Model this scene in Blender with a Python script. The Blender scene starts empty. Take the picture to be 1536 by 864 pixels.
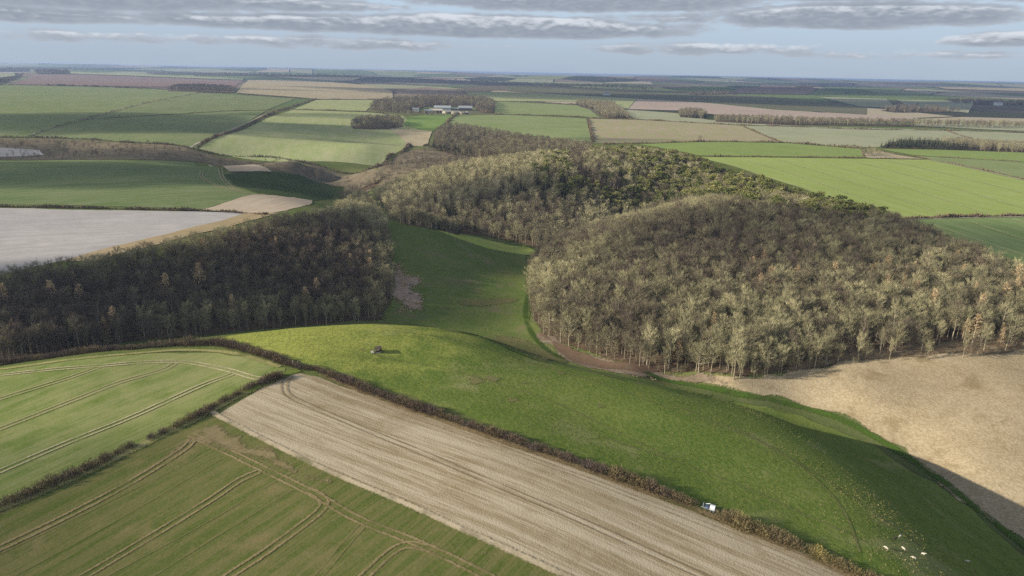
"""Chalk wolds from the air: dry valley, bare woods and farmland under broken cloud."""
import bpy, bmesh, math, random
import numpy as np
from mathutils import Vector, Matrix
from mathutils.geometry import delaunay_2d_cdt

S = bpy.context.scene
COL = S.collection
R = math.radians

# ------------------------------------------------------------------ camera
cam = bpy.data.cameras.new("camera"); cam_o = bpy.data.objects.new("camera", cam); COL.objects.link(cam_o)
cam.sensor_width = 36.0; cam.lens = 24.0; cam.clip_start = 1.0; cam.clip_end = 120000
cam_o.matrix_world = Matrix.Translation((0, 0, 100)) @ Matrix.Rotation(R(90 - 17.55), 4, 'X') @ Matrix.Rotation(R(1.12), 4, 'Z')
S.camera = cam_o

# ------------------------------------------------------------------ sun, sky, exposure
SUN_EL, SUN_AZ = R(20.0), R(12.0)          # height; light travels towards +X, turned a little to +Y
sun_dir = Vector((math.cos(SUN_EL)*math.cos(SUN_AZ), math.cos(SUN_EL)*math.sin(SUN_AZ), -math.sin(SUN_EL)))
sl = bpy.data.lights.new("sun", 'SUN'); sl.energy = 5.0; sl.angle = R(0.5); sl.color = (1.0, 0.89, 0.72)
so = bpy.data.objects.new("sun", sl); COL.objects.link(so); so.location = (-300, -60, 400)
so.rotation_euler = sun_dir.to_track_quat('-Z', 'Y').to_euler()
S.view_settings.view_transform = 'Standard'; S.view_settings.look = 'None'
S.view_settings.exposure = 0.78; S.view_settings.gamma = 1.0
S.cycles.use_denoising = False
S.cycles.max_bounces = 4; S.cycles.diffuse_bounces = 2; S.cycles.glossy_bounces = 1
S.cycles.transmission_bounces = 2; S.cycles.volume_bounces = 0; S.cycles.transparent_max_bounces = 48

class NT:
    """small helper that strings shader nodes together"""
    def __init__(s, tree): s.t = tree; s.n = tree.nodes; s.l = tree.links; s.n.clear()
    def new(s, typ, **kw):
        n = s.n.new(typ)
        for k, v in kw.items(): setattr(n, k, v)
        return n
    def put(s, sock, v):
        if hasattr(v, 'is_output'): s.l.new(v, sock)
        else: sock.default_value = v
    def math(s, op, a, b=None, c=None, clamp=False):
        n = s.new('ShaderNodeMath', operation=op, use_clamp=clamp)
        s.put(n.inputs[0], a)
        if b is not None: s.put(n.inputs[1], b)
        if c is not None: s.put(n.inputs[2], c)
        return n.outputs[0]
    def mix(s, f, a, b):
        n = s.new('ShaderNodeMix', data_type='RGBA')
        s.put(n.inputs[0], f)
        for i, v in ((6, a), (7, b)):
            s.put(n.inputs[i], v if hasattr(v, 'is_output') else tuple(v)[:3] + (1,))
        return n.outputs[2]
    def smooth(s, v, lo, hi, a=0.0, b=1.0):
        n = s.new('ShaderNodeMapRange', interpolation_type='SMOOTHSTEP')
        s.put(n.inputs[0], v)
        for i, x in enumerate((lo, hi, a, b)): n.inputs[i+1].default_value = x
        return n.outputs[0]
    def noise(s, vec, scale, detail=3, rough=0.55, dist=0.0):
        n = s.new('ShaderNodeTexNoise'); s.put(n.inputs['Vector'], vec)
        n.inputs['Scale'].default_value = scale; n.inputs['Detail'].default_value = detail
        n.inputs['Roughness'].default_value = rough; n.inputs['Distortion'].default_value = dist
        return n.outputs[0]
    def mapping(s, vec, rot=0.0, scale=(1, 1, 1), loc=(0, 0, 0)):
        n = s.new('ShaderNodeMapping'); s.put(n.inputs[0], vec)
        n.inputs[1].default_value = loc; n.inputs[2].default_value = (0, 0, rot); n.inputs[3].default_value = scale
        return n.outputs[0]

world = bpy.data.worlds.new("World"); S.world = world; world.use_nodes = True
def build_sky():
    g = NT(world.node_tree)
    out = g.new('ShaderNodeOutputWorld')
    sky = g.new('ShaderNodeTexSky', sky_type='NISHITA'); sky.sun_disc = False
    sky.sun_elevation = SUN_EL; sky.sun_rotation = math.atan2(-sun_dir.x, -sun_dir.y)
    sky.air_density = 1.0; sky.dust_density = 0.6; sky.ozone_density = 1.6
    tc = g.new('ShaderNodeTexCoord')
    sep = g.new('ShaderNodeSeparateXYZ'); g.l.new(tc.outputs['Generated'], sep.inputs[0])
    x, y, z = sep.outputs
    az = g.math('MULTIPLY', g.math('ARCTAN2', x, y), 57.2958)
    el = g.math('MULTIPLY', g.math('ARCSINE', z), 57.2958)
    zz = g.math('MAXIMUM', z, 0.012)
    cm = g.new('ShaderNodeCombineXYZ'); g.l.new(g.math('DIVIDE', x, zz), cm.inputs[0]); g.l.new(g.math('DIVIDE', y, zz), cm.inputs[1])
    plane = cm.outputs[0]                       # where the sight line meets the cloud deck
    n1 = g.noise(plane, 0.16, 5, 0.55); n2 = g.noise(plane, 0.9, 4, 0.6)
    def banks(e):
        fl = g.new('ShaderNodeCombineXYZ'); g.l.new(az, fl.inputs[0]); g.l.new(g.math('MULTIPLY', e, 3.4), fl.inputs[1])
        n3 = g.noise(fl.outputs[0], 0.26, 6, 0.58, 0.3); n4 = g.noise(fl.outputs[0], 1.0, 4, 0.55, 0.2)
        rag = g.math('ADD', g.math('MULTIPLY', g.math('SUBTRACT', n3, 0.5), 2.1), g.math('MULTIPLY', g.math('SUBTRACT', n4, 0.5), 0.9))
        total = None
        for (a0, e0, ra, re, amp) in SKY_CLOUDS:    # the banks of stratocumulus over the horizon
            da = g.math('DIVIDE', g.math('SUBTRACT', az, a0), ra); de = g.math('DIVIDE', g.math('SUBTRACT', e, e0), re)
            low = g.math('MULTIPLY', g.math('LESS_THAN', de, 0.0), 0.8)      # flat bases
            q = g.math('ADD', g.math('MULTIPLY', da, da), g.math('MULTIPLY', g.math('MULTIPLY', de, de), g.math('ADD', 1.0, low)))
            f = g.math('MULTIPLY', g.math('SUBTRACT', 1.0, q), amp)
            total = f if total is None else g.math('MAXIMUM', total, f)
        return g.math('ADD', total, rag), n3, n4
    dens, n3, n4 = banks(el); above, _, _ = banks(g.math('ADD', el, 0.36))
    bank = g.smooth(dens, -0.05, 0.6)
    deck = g.math('MULTIPLY', g.smooth(n1, 0.47, 0.60), g.smooth(el, 5.5, 9.0))   # the same broken cloud goes on overhead
    mask = g.math('MAXIMUM', bank, deck)
    lit = g.smooth(g.math('SUBTRACT', dens, above), 0.15, 1.15)                      # the thinning upper side of a bank catches the sun
    ccol = g.mix(g.smooth(dens, 0.1, 1.1), (5.24, 5.81, 6.73), (3.42, 3.88, 4.67))
    ccol = g.mix(g.math('MULTIPLY', lit, 0.9), ccol, (8.89, 9.35, 10.03))
    ccol = g.mix(g.math('MULTIPLY', g.smooth(n4, 0.35, 0.7), 0.18), ccol, (7.52, 7.98, 8.66))
    air = g.mix(g.smooth(el, 0.0, 7.0), (4.90, 6.16, 7.87), (6.84, 8.66, 10.72))   # clear air between the banks, paler than the bare Nishita blue
    clear = g.mix(g.math('MULTIPLY', g.smooth(el, 18.0, 7.0), 0.85), sky.outputs[0], air)
    veil = g.math('MULTIPLY', g.smooth(n3, 0.3, 0.8), 0.25)
    base = g.mix(veil, clear, (5.70, 6.61, 7.98))
    col = g.mix(g.math('MULTIPLY', mask, 0.92), base, ccol)
    bg = g.new('ShaderNodeBackground'); g.l.new(col, bg.inputs[0]); bg.inputs[1].default_value = 0.05
    g.l.new(bg.outputs[0], out.inputs[0])
SKY_CLOUDS = [  # bearing, height, half width, half height (degrees), strength
    (-33, 4.6, 19, 1.9, 1.7), (-36, 3.0, 14, 0.8, 1.2), (-18, 3.15, 14, 0.85, 1.4), (-2, 3.25, 18.5, 1.15, 1.8), (5, 5.4, 17, 1.35, 1.8),
    (-13, 6.0, 16, 1.3, 1.6), (24.5, 4.15, 11.5, 1.2, 1.8), (29, 6.0, 16, 1.3, 1.8), (33.5, 2.55, 4, 0.65, 1.1), (14, 1.85, 10.5, 0.65, 0.75),
    (-14, 1.8, 15, 0.7, 0.65), (-28, 6.5, 13, 1.1, 1.5), (38, 4.3, 3.2, 0.8, 1.0), (-20, 4.5, 13, .75, 1.3), (11, 4.1, 6, .5, .9), (38, 5.3, 7, .9, 1.5), (-33, 1.7, 10, 0.55, 0.55), (27, 1.6, 9, 0.45, 0.5)]
build_sky()

def struct(o, **kw):
    o['kind'] = 'structure'
    for k, v in kw.items(): o[k] = v
    return o
def tag(o, label, cat=None, group=None, kind=None):
    o['label'] = label
    if cat: o['category'] = cat
    if group: o['group'] = group
    if kind: o['kind'] = kind
    return o
def link(name, me, mat=None, parent=None):
    o = bpy.data.objects.new(name, me); COL.objects.link(o)
    if mat is not None and me is not None and not me.materials: me.materials.append(mat)
    if parent is not None: o.parent = parent
    return o
def mesh(name, v, f, smooth=False):
    me = bpy.data.meshes.new(name)
    v = np.asarray(v, np.float32)
    if isinstance(f, np.ndarray):
        k = f.shape[1]; n = len(f)
        me.vertices.add(len(v)); me.vertices.foreach_set('co', v.ravel())
        me.loops.add(n*k); me.loops.foreach_set('vertex_index', f.astype(np.int32).ravel())
        me.polygons.add(n); me.polygons.foreach_set('loop_start', np.arange(0, n*k, k, dtype=np.int32))
        me.update(calc_edges=True); me.validate()
    else:
        me.from_pydata(v.tolist(), [], f)
    if smooth: me.polygons.foreach_set('use_smooth', np.ones(len(me.polygons), bool))
    return me
def empty(name, loc=(0, 0, 0), rz=0.0):
    o = bpy.data.objects.new(name, None); COL.objects.link(o); o.location = loc; o.rotation_euler = (0, 0, rz)
    o.empty_display_size = 1.0
    return o
# ------------------------------------------------------------------ the lie of the land
CP = np.array([
(-105,117,-2.0),(-63,116,0.0),(-8,117,-0.0),(34,121,-2.0),(72,125,-5.0),(-132,154,0.0),(-89,175,1.0),(-74,207,2.0)
,(-27,150,1.0),(-3,174,1.0),(47,143,-2.0),(-152,182,0.0),(-117,190,1.0),(-108,219,1.0),(-151,231,-0.5),(-179,219,-2.0)
,(-112,237,0.5),(24,158,0.0),(68,132,-4.0),(-115,245,0.0),(-86,260,-1.0),(-58,269,-2.0),(-33,271,-4.0),(-13,267,-6.0)
,(9,249,-8.0),(34,238,-9.0),(57,226,-9.5),(67,218,-10.0),(77,210,-10.5),(91,190,-11.0),(103,170,-12.5),(115,156,-16.5)
,(125,148,-22.0),(134,144,-28.0),(138,135,-29.0),(-40,227,0.0),(-3,211,-2.0),(28,188,-4.0),(54,169,-5.0),(75,149,-6.0)
,(90,136,-7.0),(113,238,-30.0),(129,216,-31.0),(139,192,-32.0),(89,245,-24.0),(147,174,-36.0),(75,246,-21.0),(174,194,-49.0)
,(169,238,-47.0),(157,268,-45.5),(135,288,-44.5),(105,293,-42.0),(77,306,-42.0),(46,319,-41.0),(30,335,-41.0),(18,359,-40.0)
,(10,392,-40.0),(11,443,-39.0),(10,490,-38.0),(-5,543,-37.0),(-40,579,-36.0),(-71,590,-35.0),(-26,376,-39.0),(-72,368,-37.0)
,(-115,347,-33.0),(-155,316,-27.0),(-187,287,-20.0),(-209,257,-13.0),(-252,320,-4.0),(-235,345,-4.0),(-215,374,-4.0),(-195,413,-4.0)
,(-172,466,-5.0),(-145,503,-6.0),(-119,523,-8.0),(-209,301,-12.0),(-168,349,-17.0),(-128,394,-20.0),(-87,409,-26.0),(-99,524,-11.0)
,(-73,527,-17.0),(-47,530,-24.0),(-16,529,-32.0),(-54,446,-27.0),(-22,453,-33.0),(-61,399,-31.0),(-29,410,-36.0),(-375,490,-3.0)
,(-256,449,-4.0),(-303,390,-4.0),(-201,505,-5.0),(-184,564,-8.0),(-480,635,-5.0),(-364,651,-5.0),(-318,692,-7.0),(-588,785,-9.0)
,(-452,814,-10.0),(-355,809,-13.0),(-235,683,-14.0),(-189,684,-20.0),(-172,670,-24.0),(-602,925,-17.0),(-412,901,-20.0),(-316,874,-25.0)
,(-240,844,-30.0),(-181,798,-33.0),(-152,733,-35.0),(-105,618,-35.0),(-168,951,-28.0),(-139,1091,-28.0),(-739,995,-3.0),(-596,995,-4.0)
,(-435,935,-6.0),(-263,843,-10.0),(-168,838,-14.0),(-136,1067,-12.0),(-1151,1569,5.0),(-790,1451,4.0),(-572,1614,2.0),(-521,1153,-1.0)
,(-354,1671,0.0),(-213,994,-6.0),(-2187,3008,14.0),(-1509,3067,12.0),(-1007,3653,10.0),(-663,2171,6.0),(-216,1850,-4.0),(-58,1843,-4.0)
,(-359,2483,0.0),(-88,1271,-14.0),(-14,1164,-14.0),(130,1399,-8.0),(117,1128,-8.0),(283,1681,-4.0),(482,1550,-6.0),(461,1241,-9.0)
,(502,2346,0.0),(972,2157,-2.0),(1267,1839,-4.0),(28,318,-40.0),(61,309,-38.0),(106,296,-38.0),(153,312,-37.0),(193,312,-34.0)
,(261,323,-30.0),(118,339,-30.0),(190,342,-26.0),(68,357,-30.0),(42,399,-33.0),(96,409,-22.0),(175,397,-17.0),(237,366,-18.0)
,(129,457,-12.0),(209,487,-8.0),(260,494,-6.0),(277,489,-7.0),(283,418,-10.0),(292,372,-15.0),(68,445,-22.0),(44,476,-31.0)
,(28,435,-36.0),(46,564,-36.0),(100,628,-33.0),(150,661,-24.0),(77,480,-17.0),(110,500,-11.0),(149,519,-6.0),(162,281,-39.0)
,(204,277,-36.0),(211,250,-37.0),(235,286,-33.0),(180,236,-42.0),(152,293,-40.0),(-89,595,-34.0),(-41,583,-35.0),(11,547,-36.0)
,(-86,668,-22.0),(-32,652,-18.0),(30,613,-22.0),(-123,736,-24.0),(-94,794,-12.0),(-9,822,-4.0),(103,831,1.0),(85,672,-6.0)
,(159,715,-1.0),(183,831,1.0),(201,623,-2.0),(224,700,-1.0),(242,573,-4.0),(275,523,-6.0),(244,878,-2.0),(277,1038,-3.0)
,(479,940,-5.0),(590,794,-8.0),(427,564,-10.0),(393,638,-7.0),(340,503,-9.0),(578,1141,-8.0),(774,1053,-8.0)])
def _ker(d2): return 0.5*d2*np.log(d2 + 1e-12)
def _warp(X, Y):
    return np.arctan2(X, Y), 0.5*np.log((X*X + Y*Y)/1e4 + 1e-9)
RIDGES = [(-6.5, 7.5, 3.0, .8, 34), (-1.6, 6.2, 1.6, .45, 26), (-2.6, 10.5, 3.2, .9, 52), (1.2, 8.6, 1.8, .6, 34), (4.6, 6.6, 2.4, .5, 24), (7.2, 10.2, 3.0, .9, 40), (3.0, 13.0, 3.5, 1.0, 52),
          (-9.0, 13.5, 4.0, 1.1, 62), (-4.0, 16.5, 4.0, 1.2, 62), (11.0, 15.0, 4.0, 1.2, 46), (.5, 4.6, 1.0, .30, 13), (2.4, 4.9, 1.1, .35, 14), (-3.4, 4.9, 1.3, .4, 16)]
class Land:
    def __init__(s, cp, lam=2e-4):
        a, l = _warp(cp[:, 0], cp[:, 1]); n = len(cp)
        s.a, s.l = a, l
        K = _ker((a[:, None]-a[None])**2 + (l[:, None]-l[None])**2) + lam*np.eye(n)
        P = np.stack([np.ones(n), a, l], 1)
        A = np.block([[K, P], [P.T, np.zeros((3, 3))]])
        s.w = np.linalg.solve(A, np.concatenate([cp[:, 2], np.zeros(3)]))
    def near(s, X, Y):
        a, l = _warp(X, Y)
        z = s.w[-3] + s.w[-2]*a + s.w[-1]*l
        for i in range(len(s.a)):
            z = z + s.w[i]*_ker((a-s.a[i])**2 + (l-s.l[i])**2)
        return z
    def __call__(s, X, Y):
        X = np.asarray(X, float); Y = np.asarray(Y, float)
        d = np.hypot(X, Y) + 1e-6; az = np.arctan2(X, Y)
        zn = s.near(X, Y)
        f = np.clip((d-2400)/1800, 0, 1); f = f*f*(3-2*f)
        k = X/1000.0; m = Y/1000.0
        zf = 6 + 5*np.sin(k*1.1+m*0.7+1) + 4*np.sin(k*0.5-m*1.3) + 3*np.sin(2.3*k+0.4*m+2)
        g = np.clip((d-7000)/14000, 0, 1)
        zf = zf + g*(26 - 14*np.tanh(k/8) + 30*np.sin(k*0.42+2.0)*np.sin(m*0.31+0.5) + 18*np.sin(k*0.9+m*0.23) + 9*np.sin(k*2.1-m*.4))
        for (cx, cy, sx, sy, hh) in RIDGES:      # long low swells of the distant wolds
            zf = zf + 1.5*hh*np.exp(-((k-cx)/sx)**2 - ((m-cy-.12*(k-cx))/sy)**2)
        zf = np.where(zf > 70, 70 + 24*np.tanh((zf-70)/24), zf)
        z = zn*(1-f) + zf*f
        b = np.clip((np.abs(az)-0.85)/0.6, 0, 1); b = b*b*(3-2*b)     # round the back: plain rolling plateau
        zb = -4 + 3*np.sin(X/190.0+1)*np.sin(Y/230.0) + 3*np.sin(X/400.0)
        z = z*(1-b) + zb*b*(d < 2400) + zf*b*(d >= 2400)
        c = np.clip((90-d)/60, 0, 1); c = c*c*(3-2*c)
        return z*(1-c) + c*(-1.5)
H = Land(CP)
# ------------------------------------------------------------------ the plan of the land, in metres (x east of the view axis, y away)
ROWS = {'drill': -2.151, 'left': -2.129, 'stubble': -0.538, 'white': 0.301, 'sand': 1.142, 'long': 0.619, 'tri': 1.449, 'far': 1.842, 'far3': -0.341, 'wide': 1.736, 'tan': 1.891, 'stripe': 1.568, 'right': -1.214, 'right2': -1.269}
FIELDS = [
('left_wheat_field','wheat_near',1,0.4,[(-189.1,213.6),(-177.8,217.3),(-163,220),(-144.6,223.4),(-124.1,226.9),(-105.1,227.5),(-91,222.1),(-76.4,213.7),(-75.7,208.6),(-90.7,178.6),(-105.5,153.3),(-119.3,136.4),(-125.9,128.9)]),
('lower_wheat_field','wheat_low',1,0.4,[(-126.4,127.6),(-119,136),(-105.1,152.7),(-90.3,177.8),(-86.6,181),(-48.8,154.3),(-9.1,130),(12.6,117.7),(25.4,110),(-109.8,106.7)]),
('stubble_field','stubble',1,0.3,[(-86.9,181.7),(-81.8,194.4),(-74.7,206.7),(-70.8,210),(-63.5,207.8),(-33.9,190.2),(-2.5,168.8),(23.8,154.5),(46.9,142.2),(67,130.8),(84.5,122.5),(91.6,119),(25.4,110.4),(12.7,118.5),(-9.2,130.9),(-49.2,155.5)]),
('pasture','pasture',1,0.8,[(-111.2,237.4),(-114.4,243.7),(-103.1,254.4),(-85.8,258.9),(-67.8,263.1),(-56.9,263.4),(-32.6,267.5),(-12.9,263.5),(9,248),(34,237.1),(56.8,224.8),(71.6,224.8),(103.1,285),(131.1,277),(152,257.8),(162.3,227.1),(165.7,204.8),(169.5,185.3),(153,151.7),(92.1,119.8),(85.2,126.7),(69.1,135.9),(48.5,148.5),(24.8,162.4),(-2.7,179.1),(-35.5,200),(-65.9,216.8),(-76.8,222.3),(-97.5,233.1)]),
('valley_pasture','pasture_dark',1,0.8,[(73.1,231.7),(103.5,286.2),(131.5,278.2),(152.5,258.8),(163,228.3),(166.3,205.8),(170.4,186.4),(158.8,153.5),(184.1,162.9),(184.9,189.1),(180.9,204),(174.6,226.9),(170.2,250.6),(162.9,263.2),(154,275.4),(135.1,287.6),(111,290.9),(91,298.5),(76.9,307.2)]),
('dry_grass_slope','tan_grass',2,1.6,[(85.9,303.8),(110.7,301.7),(144,312.9),(179,317.9),(213.8,321.1),(252.5,329.1),(291.7,337),(339.8,345.1),(205.1,182.2),(179,181.6),(175.4,195.8),(169.8,200.2),(167.9,209.8),(161.9,213.5),(165.5,222.3),(163.1,237.1),(164.4,251.6),(159.6,256.2),(154.1,268.6),(142.5,281.6),(132.1,287.9),(116.4,288),(99.1,293.1)]),
('leaf_litter_bank','litter_pale',3,1.2,[(11.9,384.9),(18.3,361.9),(30.2,342.8),(46.5,327.9),(64.7,313.9),(90.4,309.6),(105.7,301.1),(112.8,297.7),(102.6,295),(93.6,296.4),(75.6,301.1),(55.1,295.6),(37.6,309.5),(24.8,325),(15.1,346.2)]),
('red_soil_bank','red_soil',4,1.0,[(15,367.3),(25,348),(36.7,335.6),(53.9,319.4),(77.9,312.5),(65.8,301.3),(43.9,307.4),(29,326.4),(18.7,344.6)]),
('valley_floor_grass','nose_grass',1,0.6,[(12.8,427.9),(10,392),(12.5,359.6),(22.5,333.3),(38.3,315.4),(61.7,296.8),(97.2,291.8),(71.6,224.8),(56.8,224.8),(34,237.1),(9,248),(-12.9,263.5),(-10.2,363.2),(1.2,381.3)]),
('rough_slope_foot','rough_pale',2,1.0,[(-26.5,267.7),(-10,358.5),(12.2,346.8),(32.9,322.4),(16.8,246.7),(6.4,253.3),(-13,265.8)]),
('bare_headland','bare_headland',2,0.6,[(-95.1,154.9),(-92.6,164.3),(-89,174.8),(-84.5,177.9),(-71.8,169.8),(-57.1,158.4),(-40.4,147.7),(-48,145.3),(-62.5,153.7),(-75.9,161.3),(-86,163.8),(-90.8,155)]),
('thin_crop_strip','bare_headland',2,0.6,[(-53,150.9),(-39.2,142.8),(-25,135.4),(-9,127.4),(2.9,120.4),(-2.8,120),(-18,128.4),(-31.2,135.3),(-44.1,142.7)]),
('pale_wood_edge','wood_edge',4,1.0,[(131.8,306.1),(153.2,311.1),(176.5,312.2),(203.8,314.5),(230.5,315.3),(270.3,325.2),(289.9,334.2),(257.2,336.8),(217.9,328.9),(182.7,326.3),(157.8,323),(138.1,315.1)]),
('nose_pasture','nose_grass',1.3,0.8,[(-97.6,511.1),(-86.3,510.2),(-67.1,518.8),(-47,525.1),(-15.5,527.5),(10,522.3),(11.6,489.6),(9.7,428.4),(11.1,380.7),(18,354.5),(29.5,333.5),(14.1,245.1),(-12.9,263.5),(-43.9,359.8),(-70.8,363.2),(-74.7,374.7),(-77.2,412.6),(-82.2,450.2)]),
('bare_scrub_patch','dead_scrub',3,1.6,[(-80.2,432.6),(-73.8,442.4),(-66.8,425),(-58,423.2),(-55.2,411.6),(-59.6,403.6),(-53,397.3),(-53.7,389.7),(-51.1,381.7),(-57.5,376.6),(-65.5,377.7),(-71.3,389.5),(-77,403.8)]),
('rough_grass_patch','rough_pale',2,1.5,[(-38.2,400.3),(-20.4,415.1),(-3.3,420.4),(8.7,418.9),(1,408),(-19.5,398.3),(-31.3,390.7)]),
('valley_strip','sunlit_grass',2,0.6,[(-62.3,521.6),(-46.4,583),(-16.5,559.1),(14,539.9),(22.7,523),(16.2,515.5),(-4.7,513.7),(-25.3,511),(-45.9,511.9)]),
('white_fallow_field','chalk_pale',1,0.5,[(-408.1,495.3),(-379.2,496.3),(-325.1,496.3),(-258.4,500.8),(-201.5,505),(-204.9,467.3),(-221.2,416.2),(-239.7,370.5),(-250.5,347.1),(-260.7,331.8),(-269.7,317.2)]),
('sandy_margin','sandy',2,0.5,[(-243.3,358.2),(-241.2,373),(-223,419.8),(-206.8,472),(-201.5,505),(-176.8,509.1),(-181.8,494.6),(-194.4,452.9),(-211.2,404.2),(-229.9,360)]),
('long_green_field','green_shade',1,0.6,[(-665.3,823.5),(-632.7,844.3),(-491.6,814.9),(-417.7,893.8),(-336.6,775.2),(-292.8,694.9),(-261.8,637.2),(-228.6,602.7),(-230.1,548),(-236.2,512.3),(-288.7,511.1),(-333.8,510.4),(-389.3,510.2),(-420.2,510.8)]),
('pale_triangle_field','pale_tan',1,0.5,[(-236.1,509.8),(-230.1,548),(-229.8,597.9),(-211.1,611.7),(-185.9,627.3),(-172.3,561.5),(-174.8,521.6),(-185.4,504.8)]),
('green_hollow_field','hollow_green',1,0.5,[(-305.4,722.6),(-300.5,749.7),(-277.9,778.8),(-250.8,800.3),(-200.8,800.7),(-178.5,669.8),(-185.9,627.3),(-204.8,610.6),(-229.1,608.7),(-262.4,643.4)]),
('pale_strip_field','pale_tan',2,0.4,[(-398.6,892.9),(-285.6,790.5),(-276.8,780.1),(-309,744)]),
('far_pale_field','chalk_pale',2,0.4,[(-723.4,922.3),(-695,931.9),(-644.7,936.6),(-624.8,913.7),(-635.6,895.9),(-654.7,874.6),(-675.7,858)]),
('scrub_bank','scrub_brown',1,1.0,[(-785.5,981.2),(-737.4,992.8),(-672.5,1002.9),(-593.6,991.6),(-433.4,931.8),(-287.1,920.3),(-168.1,838.2),(-151.6,813.5),(-161.2,779.3),(-163.2,688.6),(-197.5,770.8),(-200.8,800.7),(-250.8,800.3),(-278.8,781.7),(-286.6,793.6),(-400,896.2),(-417.7,893.8),(-498.3,826.1),(-632.7,844.3),(-665.3,823.5)]),
('scrub_valley','scrub_brown',1.5,1.0,[(-169.1,830.4),(-165.2,844.2),(-175.8,972.9),(-155.2,1006.3),(-125.7,1027.4),(-77.7,982.9),(-32,901.1),(-63.3,799.5),(-99.1,774.8),(-127.4,760.8),(-146.7,751.3),(-165.2,800.4)]),
('upper_green_field','green_far',1,0.5,[(-2221.6,2833.4),(-2093.1,2877),(-1721.7,2844.5),(-1442.2,2744.3),(-1119.4,2509.8),(-1053.3,2286.7),(-923.8,1747.5),(-776,1256.1),(-703.5,1006.2),(-785.5,981.2)]),
('middle_green_field','green_far2',1,0.5,[(-1105.8,2484.3),(-699.2,2256.2),(-594,1678.7),(-651.2,1622.3),(-730.2,1413.7),(-782.1,1236.9),(-930.6,1760.5)]),
('dark_green_field','green_far2',1,0.5,[(-780.2,1237.6),(-721.7,1396.9),(-643,1601.3),(-586.2,1656.6),(-450.1,1060.9),(-430.8,936.2),(-593.6,991.6),(-701.8,1006.6)]),
('wide_pale_field','green_pale',1,0.5,[(-426.5,936.4),(-448.5,1095),(-513.5,1455.1),(-539.2,1707.4),(-359,1696.4),(-271.3,1651.8),(-178.9,1413.4),(-160,1344.1),(-155.4,1223.4),(-159.9,1011.7),(-180.5,973),(-187,937.2),(-288.1,924)]),
('small_green_field','green_pale',1,0.5,[(-545.4,1732.6),(-622.9,2211.7),(-514,2333.7),(-464.7,2386.1),(-373.6,1750.6)]),
('brown_corner_field','tan_far',2,0.5,[(-162.7,1010.9),(-192.8,1222.2),(-244.9,1366.8),(-184.1,1351.1),(-159,1335.3),(-151.9,1223.5)]),
('farm_paddock','paddock',2,0.5,[(-226.7,1425.9),(-244.9,1601.2),(-213.3,1689.5),(-151.4,1753.2),(-149.7,1418.2),(-157.4,1344.2),(-192.9,1368.8)]),
('farm_meadow','green_far3',1,0.5,[(-141.3,1472.1),(-145.9,1726.8),(-22.1,1783.1),(172.6,1699.1),(156.8,1479.6),(128.8,1151.5),(32.7,1239.4),(-92.4,1333)]),
('purple_fallow_field','purple_far',1,0.5,[(-2110.5,2939.5),(-3212.7,4708.3),(-3000.1,4902.9),(-2514.5,4938),(-1864.4,4867.2),(-1039.6,2576.2),(-1143.7,2564.8),(-1478.1,2813.4),(-1772.8,2929.6)]),
('thin_green_field','green_pale',2,0.5,[(-3123.9,4954.4),(-4174.7,6675.6),(-2931.5,5761),(-2127,5556.4),(-1894.3,4945.8),(-2551.5,5011.2)]),
('tan_strip_field','tan_far',2,0.5,[(-999.9,2536.3),(-1843.1,4895.4),(-1738.5,5398.3),(-1255.5,4892.5),(-746.9,3723.6),(-545.8,3127.6),(-428.8,2478.3),(-519.5,2358.9),(-636.1,2258.7),(-739.5,2351.5)]),
('brown_slope_field','brown_far',1,0.5,[(-547.7,3207.8),(-492.1,3919.9),(-271.5,3451.5),(-153.2,2642.6),(-327.5,2602.4),(-423.7,2591)]),
('pale_green_field','green_pale',1,0.5,[(-237,3288.4),(-43.9,3406.2),(230.9,3217.6),(501.7,2938.7),(347.6,2181),(317.4,2375.5),(222.5,2638.1),(-79.7,2525.4),(-156.1,2692.4)]),
('streaked_green_field','green_far3',1,0.5,[(-73.5,2479.4),(-31.7,2495.8),(198,2340.2),(219.3,2074.9),(208.4,1729.4),(97.2,1801.1),(-53.5,1815.6)]),
('pink_fallow_field','pink_far',1,0.5,[(507.8,2941.9),(711.8,2733.3),(831.5,2277.3),(1039.1,2085.8),(1129.1,1999),(1031,1821.7),(721.4,1781.6),(540.8,1978.7),(494.3,2119.4),(341.7,2143.1)]),
('pale_meadow','green_grey',1,0.5,[(300.8,2096.7),(336,2106.4),(455.3,1981.4),(475.6,1734.3),(572.3,1640.9),(652,1605.9),(509.6,1589.8),(294.6,1705.5)]),
('striped_tan_field','stripe_far',1,0.5,[(176.4,1689.2),(290.9,1683.4),(506.7,1580.6),(465.2,1215.6),(348.2,1201.9),(249.3,1142.4),(128.3,1126.8)]),
('grey_green_field','green_grey',1,0.5,[(509.9,1581.3),(644.4,1586.7),(967.2,1571.6),(1172,1487.8),(988.1,1248.1),(918.6,1257.9),(783.1,1306.1),(722.3,1309),(606.2,1158.7),(559.4,1149),(469.1,1216.7)]),
('flat_green_field','green_vivid2',1,0.5,[(197.5,1096.4),(246.1,1127.3),(337.3,1183),(469.8,1203.3),(553,1112.9),(497.3,978),(372.2,946.9),(267.2,930.4),(246.8,934.7)]),
('big_green_field','green_vivid',1,0.5,[(244.1,910.3),(365.6,929.6),(485.4,954),(579.5,969.9),(585.9,907.8),(590.2,785.1),(591.5,687.7),(521.7,601.7),(441.6,584.7),(359.7,560.5),(297.4,536.9),(282.1,599.8),(258.3,742.1)]),
('right_green_field','green_vivid3',1,0.5,[(296.6,532.3),(354.9,552.4),(436.3,577.2),(514.4,592.7),(319.9,351.6),(292.3,372.4),(285.4,422),(294.2,492.3)]),
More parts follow.
